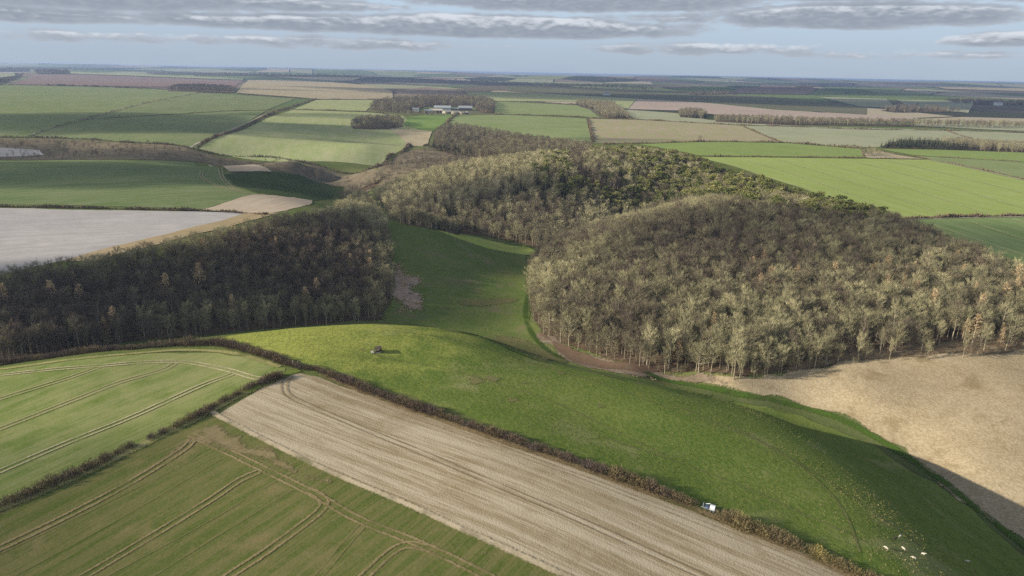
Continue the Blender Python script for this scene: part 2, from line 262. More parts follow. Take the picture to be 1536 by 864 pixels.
('brown_wedge_field','tan_far',2,0.5,[(526.6,1052),(567.1,1073.7),(564.7,1024.7),(577,977.1),(490.1,963.4)]),
('upper_right_field','green_vivid2',1,0.5,[(589.5,1121.6),(680.1,1129.3),(817.6,1115.4),(873.1,1098.4),(773.6,968.9),(721.6,980.1),(616.5,1020.5),(593.7,1032.5)]),
('right_strip_field','green_far3',1,0.5,[(587.3,1017.4),(613.6,1015.4),(718.6,975.8),(770.6,941.3),(597.1,720.7),(597.3,800.4),(590.7,915.6),(586,979.5)]),
('far_grey_field','green_grey',2,0.5,[(1115.8,1968.2),(1243,1855.3),(1401.5,1786.8),(1214.3,1542.8),(1072,1594.6),(953.9,1676.7)]),
('distant_field','far_dark',1,0.5,[(-76.8,5879.1),(517.2,4376.3),(1055.4,4228.6),(1285.1,3542.3),(1392.6,2809.1),(1056.8,2122.1),(847.2,2321.2),(728.8,2799.6),(514.2,3013.4),(237.1,3307.1),(-46.1,3569.7)]),
('distant_meadow','green_pale',2,0.5,[(-27.4,7250.1),(836.9,7106.6),(940.3,4438.8),(1034.3,4223.2),(747.2,4280.9),(358,4439.1)]),
('distant_green_field','green_grey',2,0.5,[(1552.3,3623.8),(1819.8,3483.4),(1383.4,2567.3),(1301.7,2674.6)]),
('distant_square_field','green_grey',2,0.5,[(1835.5,3420.4),(2159.6,3339.6),(1492.6,2329.6),(1521.9,2755)]),
('distant_stubble','tan_far',2,0.5,[(4584.6,10013.1),(4833.4,9316.7),(5947.2,8774.1),(4369.5,6060.7),(3717.9,6157.8),(4377.1,9086.4)]),
('distant_plough','purple_far',2,0.5,[(3074.4,8310.4),(2021.2,4759.4),(1640.2,4009.3),(1212.4,4088)])]
LINES = [
('wheel_track','soil_pale',2,0.55,1.9,[(-185.9,209.8),(-170.9,208.2),(-155.9,210.5),(-139,213.7),(-126.2,217.7),(-112.9,218.8),(-97,212.6),(-83.8,205.5),(-78.1,206.5)]),
('wheel_track','soil_faint',2,0.5,1.9,[(-139.7,212.6),(-144.2,205.2),(-148.6,200.1),(-158,190.4),(-164.5,182.7)]),
('wheel_track','soil_faint',2,0.5,1.9,[(-116.7,217.5),(-118.6,211.1),(-126.9,201.7),(-133.5,191.2),(-145.5,172.9),(-150.3,164.4)]),
('wheel_track','soil_pale',2,0.5,1.9,[(-92.7,209.8),(-94.4,207.3),(-100.1,199.9),(-111.1,180.2),(-121.6,165.4),(-130.2,151.7),(-134.6,144.1)]),
('wheel_track','soil_brown',2,0.7,1.9,[(-115.5,119.1),(-111,124.7),(-102.9,135.3),(-94.4,148.7),(-88.7,161.8),(-87.8,167.8)]),
('wheel_track','soil_brown',2,0.6,1.9,[(-92.6,110.1),(-87.3,116.5),(-78.9,129.1),(-72,140.4),(-67.8,148.7),(-64.2,152.8)]),
('wheel_track','soil_brown',2,0.6,1.9,[(-60.7,107.5),(-58.1,113.8),(-53.2,120.8),(-48.8,128.1),(-44.7,135.7),(-43.9,139.8),(-46.1,142.9),(-49.3,145)]),
('wheel_track','soil_brown',2,0.6,1.9,[(-34,109.6),(-29.4,115.9),(-26.3,121.4),(-23.9,124.6),(-21.1,125.7),(-17.5,124.8)]),
('wheel_track','soil_brown',2,0.6,1.9,[(-89.6,170.2),(-81.1,165.1),(-66.8,156.1),(-47.3,143.4),(-34.7,134.2),(-19.6,126.2),(-4.7,117.5),(6.8,110)]),
('wheel_track','soil_faint2',2,0.35,1.7,[(-41.3,109.7),(-38.5,116.3),(-35.3,126),(-32.9,132.4)]),
('wheel_track','soil_faint2',2,0.3,0,[(-82.6,116),(-69.9,131.3),(-60,146.5),(-55.3,152.9)]),
('wheel_track','soil_faint2',2,0.3,0,[(-72.6,115.6),(-62.3,131.2),(-53,145.2)]),
('wheel_track','soil_faint2',2,0.3,0,[(-102.4,116.5),(-91.6,131.8),(-81.2,149.3),(-76.4,158.1)]),
('wheel_track','soil_faint2',2,0.3,0,[(-112.8,119.3),(-98.9,136.5),(-85.6,155),(-83.1,161.2)]),
('field_edge_path','chalk_path',3,1.5,0,[(-89,182.9),(-82.6,177.9),(-49,154.9),(-25.9,140.9),(-9.2,130.4),(12.6,118.1),(25.6,111.4)]),
('wheel_track','soil_dark',2,0.5,1.8,[(-73.1,207.3),(-73.7,203.8),(-72.2,198.3),(-69.2,193.6),(-59.8,186.9),(-26,164),(-0.3,146),(21.3,133.1),(42.8,120.7),(50.1,116.4)]),
('wheel_track','soil_faint3',2,0.4,1.8,[(-65.3,206.6),(-50.1,197.9),(-33.3,186.5),(-0.6,164.5),(23.4,150.6),(38.8,142.7),(59.4,131.2),(78,121.3)]),
('grass_verge','verge_dry',2,2.2,0,[(-187.5,211.6),(-175.5,214.3),(-161.4,217.7),(-144.2,222.6),(-132.2,226.5),(-120.7,230),(-105.6,228.8),(-90.7,221.5),(-78.9,214.1)]),
('grass_verge','verge_dry',2,3.2,0,[(-76.8,204.6),(-84.8,193.9),(-91.5,180.5),(-97.3,170),(-102.8,161.2),(-107.5,153.8),(-113.8,144.8),(-120.1,137.6),(-125.8,130.7)]),
('grass_verge','verge_green',3,3.5,0,[(-71.8,211.9),(-74.8,208.7),(-79.5,202.7),(-83.5,196.1)]),
('grass_verge','verge_brown',3,2.4,0,[(-64,209.8),(-43.4,196.4),(-22.8,182.7),(-2.5,169.5),(13.8,160.3),(30.3,151.4),(45.8,144.3),(60.7,134.9),(78.3,125.1),(91.9,119.4)]),
('wheel_track','crop_line',2,1.3,2.8,[(250.1,853.8),(282.2,549.7)]),
('wheel_track','crop_line',2,1.3,2.8,[(296.7,882.9),(316.6,547.7)]),
('wheel_track','crop_line',2,1.3,2.8,[(341.8,901),(359.7,560.5)]),
('wheel_track','crop_line',2,1.3,2.8,[(390.8,914.3),(408.4,574.9)]),
('wheel_track','crop_line',2,1.3,2.8,[(447.1,930.8),(464.6,597)]),
('wheel_track','crop_line',2,1.3,2.8,[(506.5,941.3),(525.9,630)]),
('wheel_track','crop_line',2,1.3,2.8,[(327.6,524.3),(343.8,431.6)]),
('wheel_track','crop_line',2,1.3,2.8,[(369.2,544.5),(381,457.2)]),
('wheel_track','crop_line',2,1.3,2.8,[(416.6,562),(425.2,489.1)]),
('farm_track','track_pale',2,4,0,[(-438.3,935),(-446.1,1027.4),(-477.5,1167.1),(-550.9,1554.9)]),
('farm_track','track_pale',2,3,0,[(-706.6,1010.9),(-776,1256.1),(-937.4,1773.6),(-1075.3,2335)]),
('wheel_track','soil_faint',2,1.2,3,[(-330.1,768.7),(-295.5,691.7),(-257.1,622.5),(-232.7,597.8),(-220.5,604.5)]),
('wheel_track','soil_faint',2,1.0,2.6,[(-331.6,726.5),(-314.8,688.2),(-282.9,640.2),(-250.2,605)]),
('farm_track','track_pale',2,5,0,[(580.2,966.2),(583.5,904),(586.4,779.8)]),
('farm_track','track_pale',2,2.2,0,[(296,531),(354.9,552.4),(435.7,576.3),(507.6,591.6)]),
('sheep_track','trodden',2,0.5,0,[(-46.7,252.7),(-12.1,247.7),(20.9,231.7),(52.6,206.3),(74.8,191.2)]),
('sheep_track','trodden',2,0.5,0,[(53.7,211.1),(79.6,186.9),(94.4,161.1),(105,141)]),
('sheep_track','trodden',2,0.5,0,[(-49.9,229),(-15.3,218.7),(18.4,199),(45.3,172.2)]),
('sheep_track','trodden',2,0.5,0,[(27.1,181),(61,160.7),(86.5,138.5)]),
('sheep_track','trodden',2,0.5,0,[(72.6,197.9),(85.4,175.4),(87.7,154.9),(82.6,134.1)]),
('farm_track','track_pale',2,4,0,[(-444.6,1717),(-535.6,1695.6)]),
('valley_path','path_dark',2,3.0,0,[(10.6,428.3),(8.4,392.2),(10,368),(14.5,348),(21,331.9),(28.8,323.3)]),
('valley_path','path_green',3,3.5,0,[(44.7,312.9),(76,302.9),(104.7,290.7),(133.8,284.2),(153.3,266.6),(164.7,240),(167.3,214.9),(173.2,192.9),(171.7,172.9)])]
WOODS = [
('right',[(11.7,391.7),(10.6,428.3),(12.2,468.9),(15.6,492.7),(23.8,512.9),(41,537.4),(75.9,582.6),(119.7,635.4),(160.4,651.5),(176.2,618.1),(191.8,555.4),(220.6,517.5),(260.4,494),(278,485),(285.3,451.4),(288,406),(295.8,372.5),(316.3,351.6),(292.6,319.3),(261.9,322.5),(229.4,313.5),(203.2,313.4),(175.9,311.1),(152.8,310),(135.4,307),(109.6,297.9),(89.8,307.1),(64.3,311.3),(39.9,331.7),(23.2,348.1),(14.5,364.4)]),
('back',[(-150.3,724.6),(-120.3,638),(-85.9,507.8),(-67.1,518.8),(-40.5,581.8),(-5.3,561.2),(14.1,543.9),(22.8,527.2),(41.4,543.4),(76.4,587.5),(120.1,638.2),(161.1,655.1),(178.4,626.2),(153.7,684.3),(117.4,715.9),(80.3,766.2),(39.5,847.1),(-8.9,789.1),(-54,777.4),(-97.7,763.4),(-127.4,760.8),(-148.6,753.1)]),
('pine',[(57.6,760),(58.5,673.7),(103.7,661.8),(122,650.7),(158.5,642.8),(169.2,591.2),(181.7,524.3),(212,495.2),(249.5,481.1),(278.5,492.6),(277.2,528.2),(257.5,555.7),(234.1,581.5),(219.2,642.7),(205,731.6),(191.3,796.3),(157.1,865),(107.6,870)]),
('left',[(-203,230.1),(-188.6,231),(-182.6,280.4),(-153.2,312.5),(-114,344.4),(-88.5,358.2),(-72.2,366.7),(-72.1,389.4),(-75.2,413.3),(-83,449.8),(-92.2,487.1),(-100.5,505.3),(-114.8,502.4),(-140.1,485.5),(-166,449),(-188.8,398.9),(-209.4,362),(-228.7,334.2),(-245.5,310.2),(-255.1,297.8)]),
('leftspur',[(-142.8,533.4),(-162,655.3),(-163.4,735.1),(-134.2,661.5),(-122.1,630.8),(-106.6,510.7),(-122,512)]),
('scrubwood',[(-114,1011.5),(-125.7,1027.4),(-150.3,1281.7),(-143.4,1395.7),(-110.3,1398.8),(-67.4,1342.5),(-15.1,1267.5),(31.2,1173.4),(90.1,1067.1),(117.7,1038.9),(94.5,905.9),(42.6,917.3),(-9.9,875),(-66.3,955.3)]),
('farm',[(-380.8,1851.4),(-408.8,2046.1),(-384.1,2347.1),(-315.7,2508.2),(-178.8,2580.6),(-103.1,2515.7),(-66.7,2253.7),(-54.4,1844.2),(-88.9,1835),(-132.5,2146.8),(-262.1,2079.5),(-268.9,1877.5),(-283.5,1726.8)]),
('clump',[(-323.4,1368.1),(-314.9,1419.5),(-279.9,1486.2),(-242.2,1471.9),(-223.3,1404),(-237.1,1359.2),(-271.8,1338.1),(-310.9,1330.3)]),
('tee',[(200.2,2340.9),(216.3,2533.4),(275.1,2503.5),(340.4,2428.4),(311.2,2170.9),(279.7,1723.7),(219,1709.4),(229.1,2112.5)]),
('block',[(445.4,1921.2),(474.8,2017.4),(526.6,1974.3),(498.4,1832.8),(474.6,1755.9),(423.9,1810.8)]),
('belt',[(475,1672.7),(493.4,1739.4),(609.4,1750.5),(761.6,1718.1),(1019.1,1712.2),(1253.1,1709.8),(1344.5,1712.5),(1292.3,1644.5),(1099.2,1636.1),(728.6,1641.9),(555.3,1636.7)]),
('conifer',[(599.8,1146.1),(667.1,1239.1),(713.8,1270.5),(778.5,1256.8),(879.6,1196.3),(941,1186.8),(873.1,1098.4),(813.8,1110),(687,1141)]),
('purple',[(-1257.3,2550.4),(-1423.7,2960),(-1382.7,3106.9),(-1187.6,2947.1),(-1087.7,2768.4),(-1008.8,2528.7),(-1102,2524.1)]),
('farleft',[(-4808.4,6162.8),(-5152,6606.6),(-4928.9,6813.3),(-4607.1,6761.4),(-4400,6454.9),(-4574.9,6320)]),
('farblock',[(-3239.8,4782.2),(-3297.6,4882.3),(-3660.1,5840.3),(-3037.9,4845.7)]),
('corner',[(-2108.9,2789.7),(-2769.3,3864),(-3267.5,4717.7),(-3203.3,4635.9),(-2530.9,3576.5),(-2000.1,2748.1)]),
('duskwood',[(-3642.4,6971.6),(-3491.9,7270),(-3136.7,7559.6),(-2008.6,6071.5),(-1348.1,6164),(-1293.5,6042),(-1892.1,5882.5),(-2602.4,5871.5)]),
('duskwood2',[(-1016.5,5905.5),(-426.8,6164.5),(379.7,6145.8),(842.8,4362.5),(825.8,4272.4),(277.5,4484),(-403.4,5825.1),(-909.5,5583.9)]),
('duskwood3',[(3103.2,7980.6),(3765.4,8688.4),(3625.5,8325.8),(1913.2,4858.8)]),
('duskwood4',[(1232.4,2389),(1458.7,2638.9),(1545.8,2458.2),(1487.4,2363.7),(1216.7,2273.4)]),
('duskwood5',[(1974,3275.3),(2173.3,3473.4),(2401.6,3313.8),(2237,3083.8),(1938.1,3092.6)]),
('duskwood6',[(942.6,3889.3),(1249.2,4147.3),(1182,3921.7),(893.1,3654)]),
('duskwood7',[(905.2,8024.6),(1249.4,8173.5),(1229.4,8037.9),(905,7887.6)]),
('duskwood8',[(-1735.5,6109.4),(-2066.4,9660.7),(-1961.7,9372.5),(-1647.5,5994.9)]),
('copse',[(491,984.5),(516.5,1029.2),(544.7,1037.7),(525,995.3)]),
('scrubbank',[(-777.8,971.1),(-732.6,986),(-589.5,984.3),(-431.7,927.7),(-261.6,838),(-171,831.6),(-183.8,814),(-245.4,835.8),(-284.6,787.5),(-419.9,898.9),(-510.6,846.9),(-645.6,862),(-676.6,838)]),
('farmfront',[(-283.5,1726.8),(-224,1775.1),(-168.3,1688.4),(-120.4,1737.8),(-116.9,1686.5),(-175.6,1636.1),(-271.3,1651.8)]),
('scrubvalley',[(-165.5,828.5),(-174.9,967.4),(-154.4,1000.8),(-124.6,1018.1),(-77.3,977.7),(-36.5,904.7),(-63.7,805.2),(-100,782),(-128.9,770.5),(-150.5,771.6)]),
('scrubfloor',[(-175.6,774.6),(-167.4,678.1),(-172,657.1),(-190.3,789),(-169.6,802.8),(-155.9,815.2),(-149.8,803.1),(-158.9,787.9)])]
HEDGES = [
('near','long grey hedge between the stubble and the green pasture',3.5,4.0,[(-111.2,237.4),(-96,229.1),(-74.7,215.4),(-64.7,212.2),(-43.9,198.8),(-23.1,185.4),(-2.6,172.4),(13.9,163),(30.7,153.8),(45.6,146.3)]),
('near','yellowish brown end of the hedge beyond the white trailer',3.5,4.0,[(53.1,141),(61.4,136.7),(70.4,131.4),(79.1,126.7),(87.6,122.6),(95.6,120.5)]),
('near','low grey purple hedge behind the left wheat field at the foot of the dark wood',3.6,4.2,[(-191.8,219.8),(-182.5,223.3),(-168,227.1),(-150.6,230.8),(-136.2,233.8),(-123.8,236.3),(-112.3,237.5)]),
('near','gappy dark hedge between the two wheat fields',3.3,3.8,[(-76.2,206.1),(-79.9,202.6),(-85.3,195.2),(-92,181.7),(-97.8,171.1),(-103.7,162.8),(-108,154.7),(-114.3,145.6),(-120.6,138.3),(-126.5,131.5)]),
('far','dark hedge between the white field and the long green field',3,4,[(-407.3,500.7),(-372.6,500.8),(-328.7,502),(-260.1,504.2),(-220.7,505.5),(-184.1,500.9)]),
('far','dark hedge along the top of the brown scrub bank',4,5,[(-777.9,983.5),(-702,1003.9),(-594.7,993.5),(-433.8,932.9),(-339.9,944.8),(-287.6,922.2),(-168.6,840.7)]),
('far','curved hedge from the scrub bank up to the small wood',5,6,[(-168.2,842.7),(-178.7,973.7),(-159.6,1010),(-152.8,1202.7),(-111.6,1034.6)]),
('far','straight dark hedge beside the pale track on the far slope',5,5,[(-430.6,937.9),(-457,1116),(-529.5,1493.4),(-568.6,1748.8),(-629.4,2234.7)]),
('far','thin hedge between the two far green fields',3,4,[(-706.6,1010.9),(-780.2,1263),(-944.3,1786.9),(-1075.3,2335),(-1122.7,2544.3)]),
('far','thin row of bushes across the far green fields',2.5,3,[(-780.2,1237.6),(-725.9,1405.3),(-647.1,1611.8),(-590.1,1667.6)]),
('far','hedge below the tan strip field',5,5,[(-978.7,2482.1),(-715.1,2273.2),(-629.4,2234.7),(-514,2333.7),(-424.6,2453.7)]),
('far','hedge above the wide pale field',4,4,[(-543,1719.5),(-364.7,1723.9),(-307.3,1677.7)]),
('far','ragged hedge below the purple fallow field',8,8,[(-1958.6,2919),(-1721.7,2844.5),(-1425.1,2711.4)]),
('far','hedge round the upper edge of the flat green field',4.5,5,[(140.2,1100),(229.5,1125.3),(247.7,1134.8),(339.5,1191.3),(472.7,1210.9),(556.1,1119.3)]),
('far','short dark hedge between the meadow and the striped tan field',6,6,[(172.1,1677.7),(153.4,1433.3),(128.6,1139.2)]),
('far','long hedge above the striped tan field',5,5,[(-52.7,1788),(95.9,1775),(205.7,1706.5),(290.9,1683.4),(506.7,1580.6),(575.5,1562.8)]),
('far','hedge between the flat field and the big green field',3.5,4,[(260.3,921.4),(368.9,938.1),(487.7,958.6),(579.5,969.9)]),
('far','brown hedge on the right from the wedge field to the picture edge',3,4,[(564.1,1067.8),(584.4,1012.3),(585.5,975.4),(588.3,911.7),(594,790.4)]),
('far','thick brown hedge between the big green field and the right green field',3.6,5,[(299.7,535.1),(357.3,556.4),(439.5,581.7),(511.2,596.1)]),
('far','row of bushes below the upper right field',3,3,[(615.3,1011.6),(718.6,975.8),(767.3,960.8)]),
('far','hedge across the grey green field',5,5,[(568.9,1586.6),(755.6,1535.3),(950.1,1542.9),(1185.7,1505.7)]),
('far','slanting hedge at the end of the striped tan field',4,4,[(509.9,1581.3),(465.2,1215.6)]),
('far','slanting hedge across the far grey field',4,4,[(944.5,1533.6),(852.7,1269.4)]),
('far','hedge behind the pale green field',6,6,[(-74.3,2503.3),(62.2,2481.8),(198,2340.2)]),
('far','hedge round the farm meadow below the barns',6,5,[(-147.1,1740.5),(-147,1532.1),(-141.7,1419.4)]),
('far','thin bushes along the dark green hollow',1.6,3,[(-307.3,739.6),(-277.9,778.8),(-250.8,800.3),(-200.8,800.7)]),
('far','row of bushes on the far right skyline edge of the pale field',5,6,[(466.2,1209.1),(556.3,1142.4),(599.8,1146.1)])]
TREES = [
('oak', 'round dark bare tree standing in the far hedge beside the striped tan field', 310.1, 1165.9, 12),
('oak', 'broad dark bare tree at the left end of the brown scrub bank', -573.1, 871.8, 25),
('oak', 'dark bare tree at the right foot of the broad tree on the scrub bank', -523.4, 825.1, 10),
('oak', 'small bush like tree left of the broad tree on the scrub bank', -591.2, 874.6, 10),
('oak', 'large grey bare tree on the brown scrub bank above the green hollow', -234.9, 814.5, 14),
('oak', 'dark lone bush tree in the middle of the scrub bank', -588.4, 955.5, 6),
('ash', 'pale tree with white trunk foot standing in front of the wood by the dry grass', 106.4, 297.8, 23),
('ash', 'slender pale tree at the front of the wood above the leaf litter', 79.2, 314.0, 23),
('ash', 'tall pale tree at the front of the wood left of the forked one', 68.3, 314.9, 22),
('ash', 'lone tree at the left corner of the wood beside the grassy valley', 24.7, 471.8, 20),
('oak', 'rounded olive tree at the valley corner of the wood', 15.9, 399.4, 16),
('oak', 'rounded grey tree just behind the valley corner of the wood', 13.0, 378.1, 15),
('oak', 'broad rounded grey tree at the right end of the farm wood', -77.5, 1852.9, 26),
('larch', 'pale larch at the far left end of the dark wood', -226.1, 287.0, 17),
('larch', 'pale larch second from the left in the dark wood', -212.2, 297.9, 17),
('larch', 'reddish pale larch just right of the second pale larch', -204.0, 304.9, 15),
('larch', 'broad pale larch low on the slope of the dark wood above the wheat field', -182.4, 292.9, 16),
('larch', 'bright pale larch in the middle of the dark wood', -177.4, 333.2, 17),
('larch', 'large ruddy larch near the top of the dark wood', -166.5, 347.5, 19),
('larch', 'pale larch low in the right half of the dark wood', -115.0, 360.5, 16),
('larch', 'silvery larch beside the low pale one in the right half of the dark wood', -111.4, 370.8, 17),
('larch', 'pale larch high at the right end of the dark wood', -100.9, 410.2, 14),
('larch', 'bright yellowish larch at the right end of the dark wood', -90.5, 418.3, 15),
('oak', 'small bare tree in the thin row across the far green fields', -756.8, 1313.2, 5),
('oak', 'small bare tree in the thin row across the far green fields', -750.8, 1329.5, 5),
('oak', 'small bare tree in the thin row across the far green fields', -736.8, 1382.7, 5),
('oak', 'small bare tree in the thin row across the far green fields', -687.5, 1504.3, 5),
('oak', 'small bare tree in the thin row across the far green fields', -680.7, 1524.5, 5),
('oak', 'small bare tree in the thin row across the far green fields', -673.6, 1545.2, 5),
('oak', 'small bare tree in the thin row across the far green fields', -661.5, 1576.3, 5),
('oak', 'small bare tree in the thin row across the far green fields', -643.7, 1611.0, 5),
('fir', 'dark fir tree beside the farmhouse', -239.9, 1780.4, 17)]
SHEEP = [
(90.7, 137.4, False),
(96.0, 143.0, True),
(98.7, 145.2, False),
(96.1, 139.2, False),
(101.4, 139.6, False),
(97.0, 136.3, False),
(118.2, 146.7, False)]
TRAILER = [(50.2, 144.6)]
FEEDER = [(-48.7, 231.6)]
GATE_POSTS = [(-74.8, 215.6), (-73.0, 215.2)]
FARM_AT = [(-202.9, 1962.2), (-139.3, 1957.4), (-169.9, 1967.5), (-205.7, 1822.1), (-175.1, 1804.9), (-150.3, 1784.2), (-130.3, 1783.1), (-221.3, 1790.9), (-260.6, 1840.9)]
FAR_HOUSES = [(514.6, 5844.1), (430.2, 3358.4), (2058.0, 3024.4), (3341.1, 8143.4)]
TANK = [(-209.1, 1720.8)]
TUSSOCK_EDGE = [(82.6, 178.5), (95.1, 174.6), (103.3, 158.1), (112.2, 152.1), (123.3, 146.9), (126.0, 139.0), (95.3, 120.0), (85.9, 128.0), (80.9, 144.3)]
PATCHES = [(-24.6, 230.2), (-7.1, 217.6), (5.7, 214.8), (-11.6, 214.9), (1.1, 200.8), (31.0, 203.7), (18.8, 230.8)]
SHADE_CLOUDS = [
(-205, 318, 135, 56, 0.52, 2.6),
(-38, 495, 66, 44, 0.1, 2.4),  # unseen cloud added where the hill's own shadow falls short on the nose
(-430, 690, 260, 115, 0.1, 2.2),
(-560, 880, 300, 70, 0.0, 1.3),
(-720, 1230, 380, 230, 0.1, 2.2),
(-330, 1130, 150, 60, 0.1, 1.0),
(-300, 1330, 170, 70, 0.2, 0.9),
(-420, 1560, 220, 70, 0.1, 0.9),
(290, 470, 170, 70, 0.25, 0.9),
(130, 455, 90, 40, 0.3, 0.5),
(0, 655, 130, 34, 0.1, 1.8),  # unseen cloud added for the left hill's shadow across the gully
(-165, 120, 110, 45, 0.3, 0.6),
(700, 3100, 1500, 480, -0.1, 3.0, 1000),
(2600, 2800, 1300, 480, -0.1, 3.0, 1000),
(2200, 5000, 2700, 1000, 0.0, 3.0, 1200),
(-600, 6000, 1800, 1000, 0.1, 2.2, 1300),
(4200, 8500, 2500, 1300, 0.1, 2.0, 1600),
(-3800, 8000, 2200, 900, 0.1, 2.0, 1600),
(150, 1180, 130, 60, 0.1, 0.8),
(-1500, 2900, 700, 150, 0.0, 0.9, 900)]
FARM_KEYS = ['grey_barn', 'white_barn', 'low_shed', 'cream_barn', 'open_shed', 'open_shed2', 'open_shed3', 'slate_building', 'white_house']
def hz(x, y): return float(H(np.array([x]), np.array([y]))[0])
NA, NB = 620, 40
az_front = np.linspace(-R(50), R(50), NA)
az_back = np.linspace(R(50), R(310), NB)[1:-1]
AZ = np.concatenate([az_front, az_back])
RAD = np.concatenate([[12, 30, 50, 68, 82], np.geomspace(92, 3000, 450), np.geomspace(3100, 48000, 90)])
GX = RAD[:, None]*np.sin(AZ)[None]; GY = RAD[:, None]*np.cos(AZ)[None]
GZ = H(GX.ravel(), GY.ravel()).reshape(GX.shape)
# ------------------------------------------------------------------ ground materials
def finish(g, col, bump=None, strength=0.4, dist=0.3, rough=1.0, alpha=None):
    out = g.new('ShaderNodeOutputMaterial'); b = g.new('ShaderNodeBsdfPrincipled')
    g.put(b.inputs['Base Color'], col); b.inputs['Roughness'].default_value = rough
    b.inputs['Specular IOR Level'].default_value = 0.0 if rough > 0.9 else 0.3
    if bump is not None:
        bn = g.new('ShaderNodeBump'); bn.inputs['Strength'].default_value = strength; bn.inputs['Distance'].default_value = dist
        g.l.new(bump, bn.inputs['Height']); g.l.new(bn.outputs[0], b.inputs['Normal'])
    if alpha is not None: g.put(b.inputs['Alpha'], alpha)
    g.l.new(b.outputs[0], out.inputs[0])
def newmat(name):
    m = bpy.data.materials.new(name); m.use_nodes = True
    return m, NT(m.node_tree)
def pos(g): return g.new('ShaderNodeNewGeometry').outputs['Position']
def ground_mat(name, a, b, c=None, big=0.02, fine=0.9, row=None, period=3.0, rowmix=0.5, cmix=0.5, fmix=0.5, bump=0.3, lo=0.40, hi=0.60, rowcol=None, soft=0.0, sunny_sward=None):
    """a/b: two tones mixed by size and grain, c: bare patches, row: bearing of the drilling rows"""
    m, g = newmat(name); p = pos(g)
    nb = g.noise(p, big, 4, 0.6); nf = g.noise(p, fine, 4, 0.7); nm = g.noise(p, (big*fine)**0.5, 3, 0.6)
    f = g.math('ADD', g.math('MULTIPLY', g.smooth(nf, lo, hi), fmix), g.math('MULTIPLY', g.smooth(g.math('ADD', g.math('MULTIPLY', nb, 0.55), g.math('MULTIPLY', nm, 0.45)), 0.40, 0.60), 1-fmix))
    col = g.mix(f, a, b)
    if row is not None:
        # rows run along the bearing `row` (radians from +X)
        mp = g.mapping(p, -row, (1, 1, 1))
        s = g.noise(g.mapping(mp, 0, (0.012, 1.0/period, 0)), 1.0, 4, 0.62)
        s2 = g.noise(g.mapping(mp, 0, (0.05, 1.0/(period*0.28), 0)), 1.0, 2, 0.6)
        s3 = g.noise(g.mapping(mp, 0, (0.15, 1.0/(period*0.09), 0)), 1.0, 2, 0.6)
        st = g.math('ADD', g.math('ADD', g.math('MULTIPLY', s, 0.5), g.math('MULTIPLY', s2, 0.28)), g.math('MULTIPLY', s3, 0.22))
        col = g.mix(g.math('MULTIPLY', g.smooth(st, 0.43, 0.57), rowmix), col, rowcol or c or b)
    if c is not None:
        pt = g.math('MULTIPLY', g.smooth(g.noise(p, big*2.3, 5, 0.68, 0.3), 0.53, 0.68), cmix)
        col = g.mix(pt, col, c)
    if sunny_sward is not None:       # yellower sward round one spot, with the crest's sunlight painted in
        (fx, fy, fr), fc = sunny_sward
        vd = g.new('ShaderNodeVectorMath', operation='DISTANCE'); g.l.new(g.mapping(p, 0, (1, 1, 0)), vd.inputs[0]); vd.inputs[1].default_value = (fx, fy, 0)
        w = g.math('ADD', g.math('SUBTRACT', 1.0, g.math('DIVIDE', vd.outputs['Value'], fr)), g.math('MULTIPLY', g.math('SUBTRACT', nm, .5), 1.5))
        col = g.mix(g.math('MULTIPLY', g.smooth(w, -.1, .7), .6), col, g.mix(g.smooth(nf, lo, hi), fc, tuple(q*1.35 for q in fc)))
    al = None
    if soft:                    # thins out towards its border
        at = g.new('ShaderNodeAttribute', attribute_name='border'); e = g.math('DIVIDE', at.outputs['Fac'], soft)
        al = g.smooth(g.math('ADD', e, g.math('MULTIPLY', g.math('SUBTRACT', g.noise(p, 2.2/soft, 4, .7), .5), 1.7)), .35, .75)
    finish(g, col, nf, bump, 0.25, alpha=al)
    return m
def track_mat(name, a, b, keep=0.75, edge=0.35):
    """worn track: soil that breaks up into the crop along its edges"""
    m, g = newmat(name); p = pos(g)
    uv = g.new('ShaderNodeUVMap').outputs[0]
    sp = g.new('ShaderNodeSeparateXYZ'); g.l.new(uv, sp.inputs[0])
    n = g.noise(p, 1.6, 3, 0.6); n2 = g.noise(p, 0.12, 3, 0.6)
    e = g.math('MULTIPLY', g.math('SUBTRACT', 0.5, g.math('ABSOLUTE', g.math('SUBTRACT', sp.outputs[1], 0.5))), 2.0)
    al = g.smooth(g.math('ADD', e, g.math('MULTIPLY', g.math('SUBTRACT', n, 0.5), 1.6)), edge-0.3, edge+0.3)
    al = g.math('MULTIPLY', al, g.smooth(n2, 0.30, 0.56, keep*0.35, keep))
    finish(g, g.mix(g.smooth(n, 0.35, 0.65), a, b), n, 0.3, 0.2, 1.0, al)
    return m
DRILL, STUB = ROWS['drill'], ROWS['stubble']
def crop(name, a, b, c, row, period, rm=0.35, cm=0.4, big=0.012, fine=0.25, bump=0.15, fm=0.35):
    return ground_mat(name, a, b, c, big, fine, row, period, rm, cm, fm, bump)
M = {}
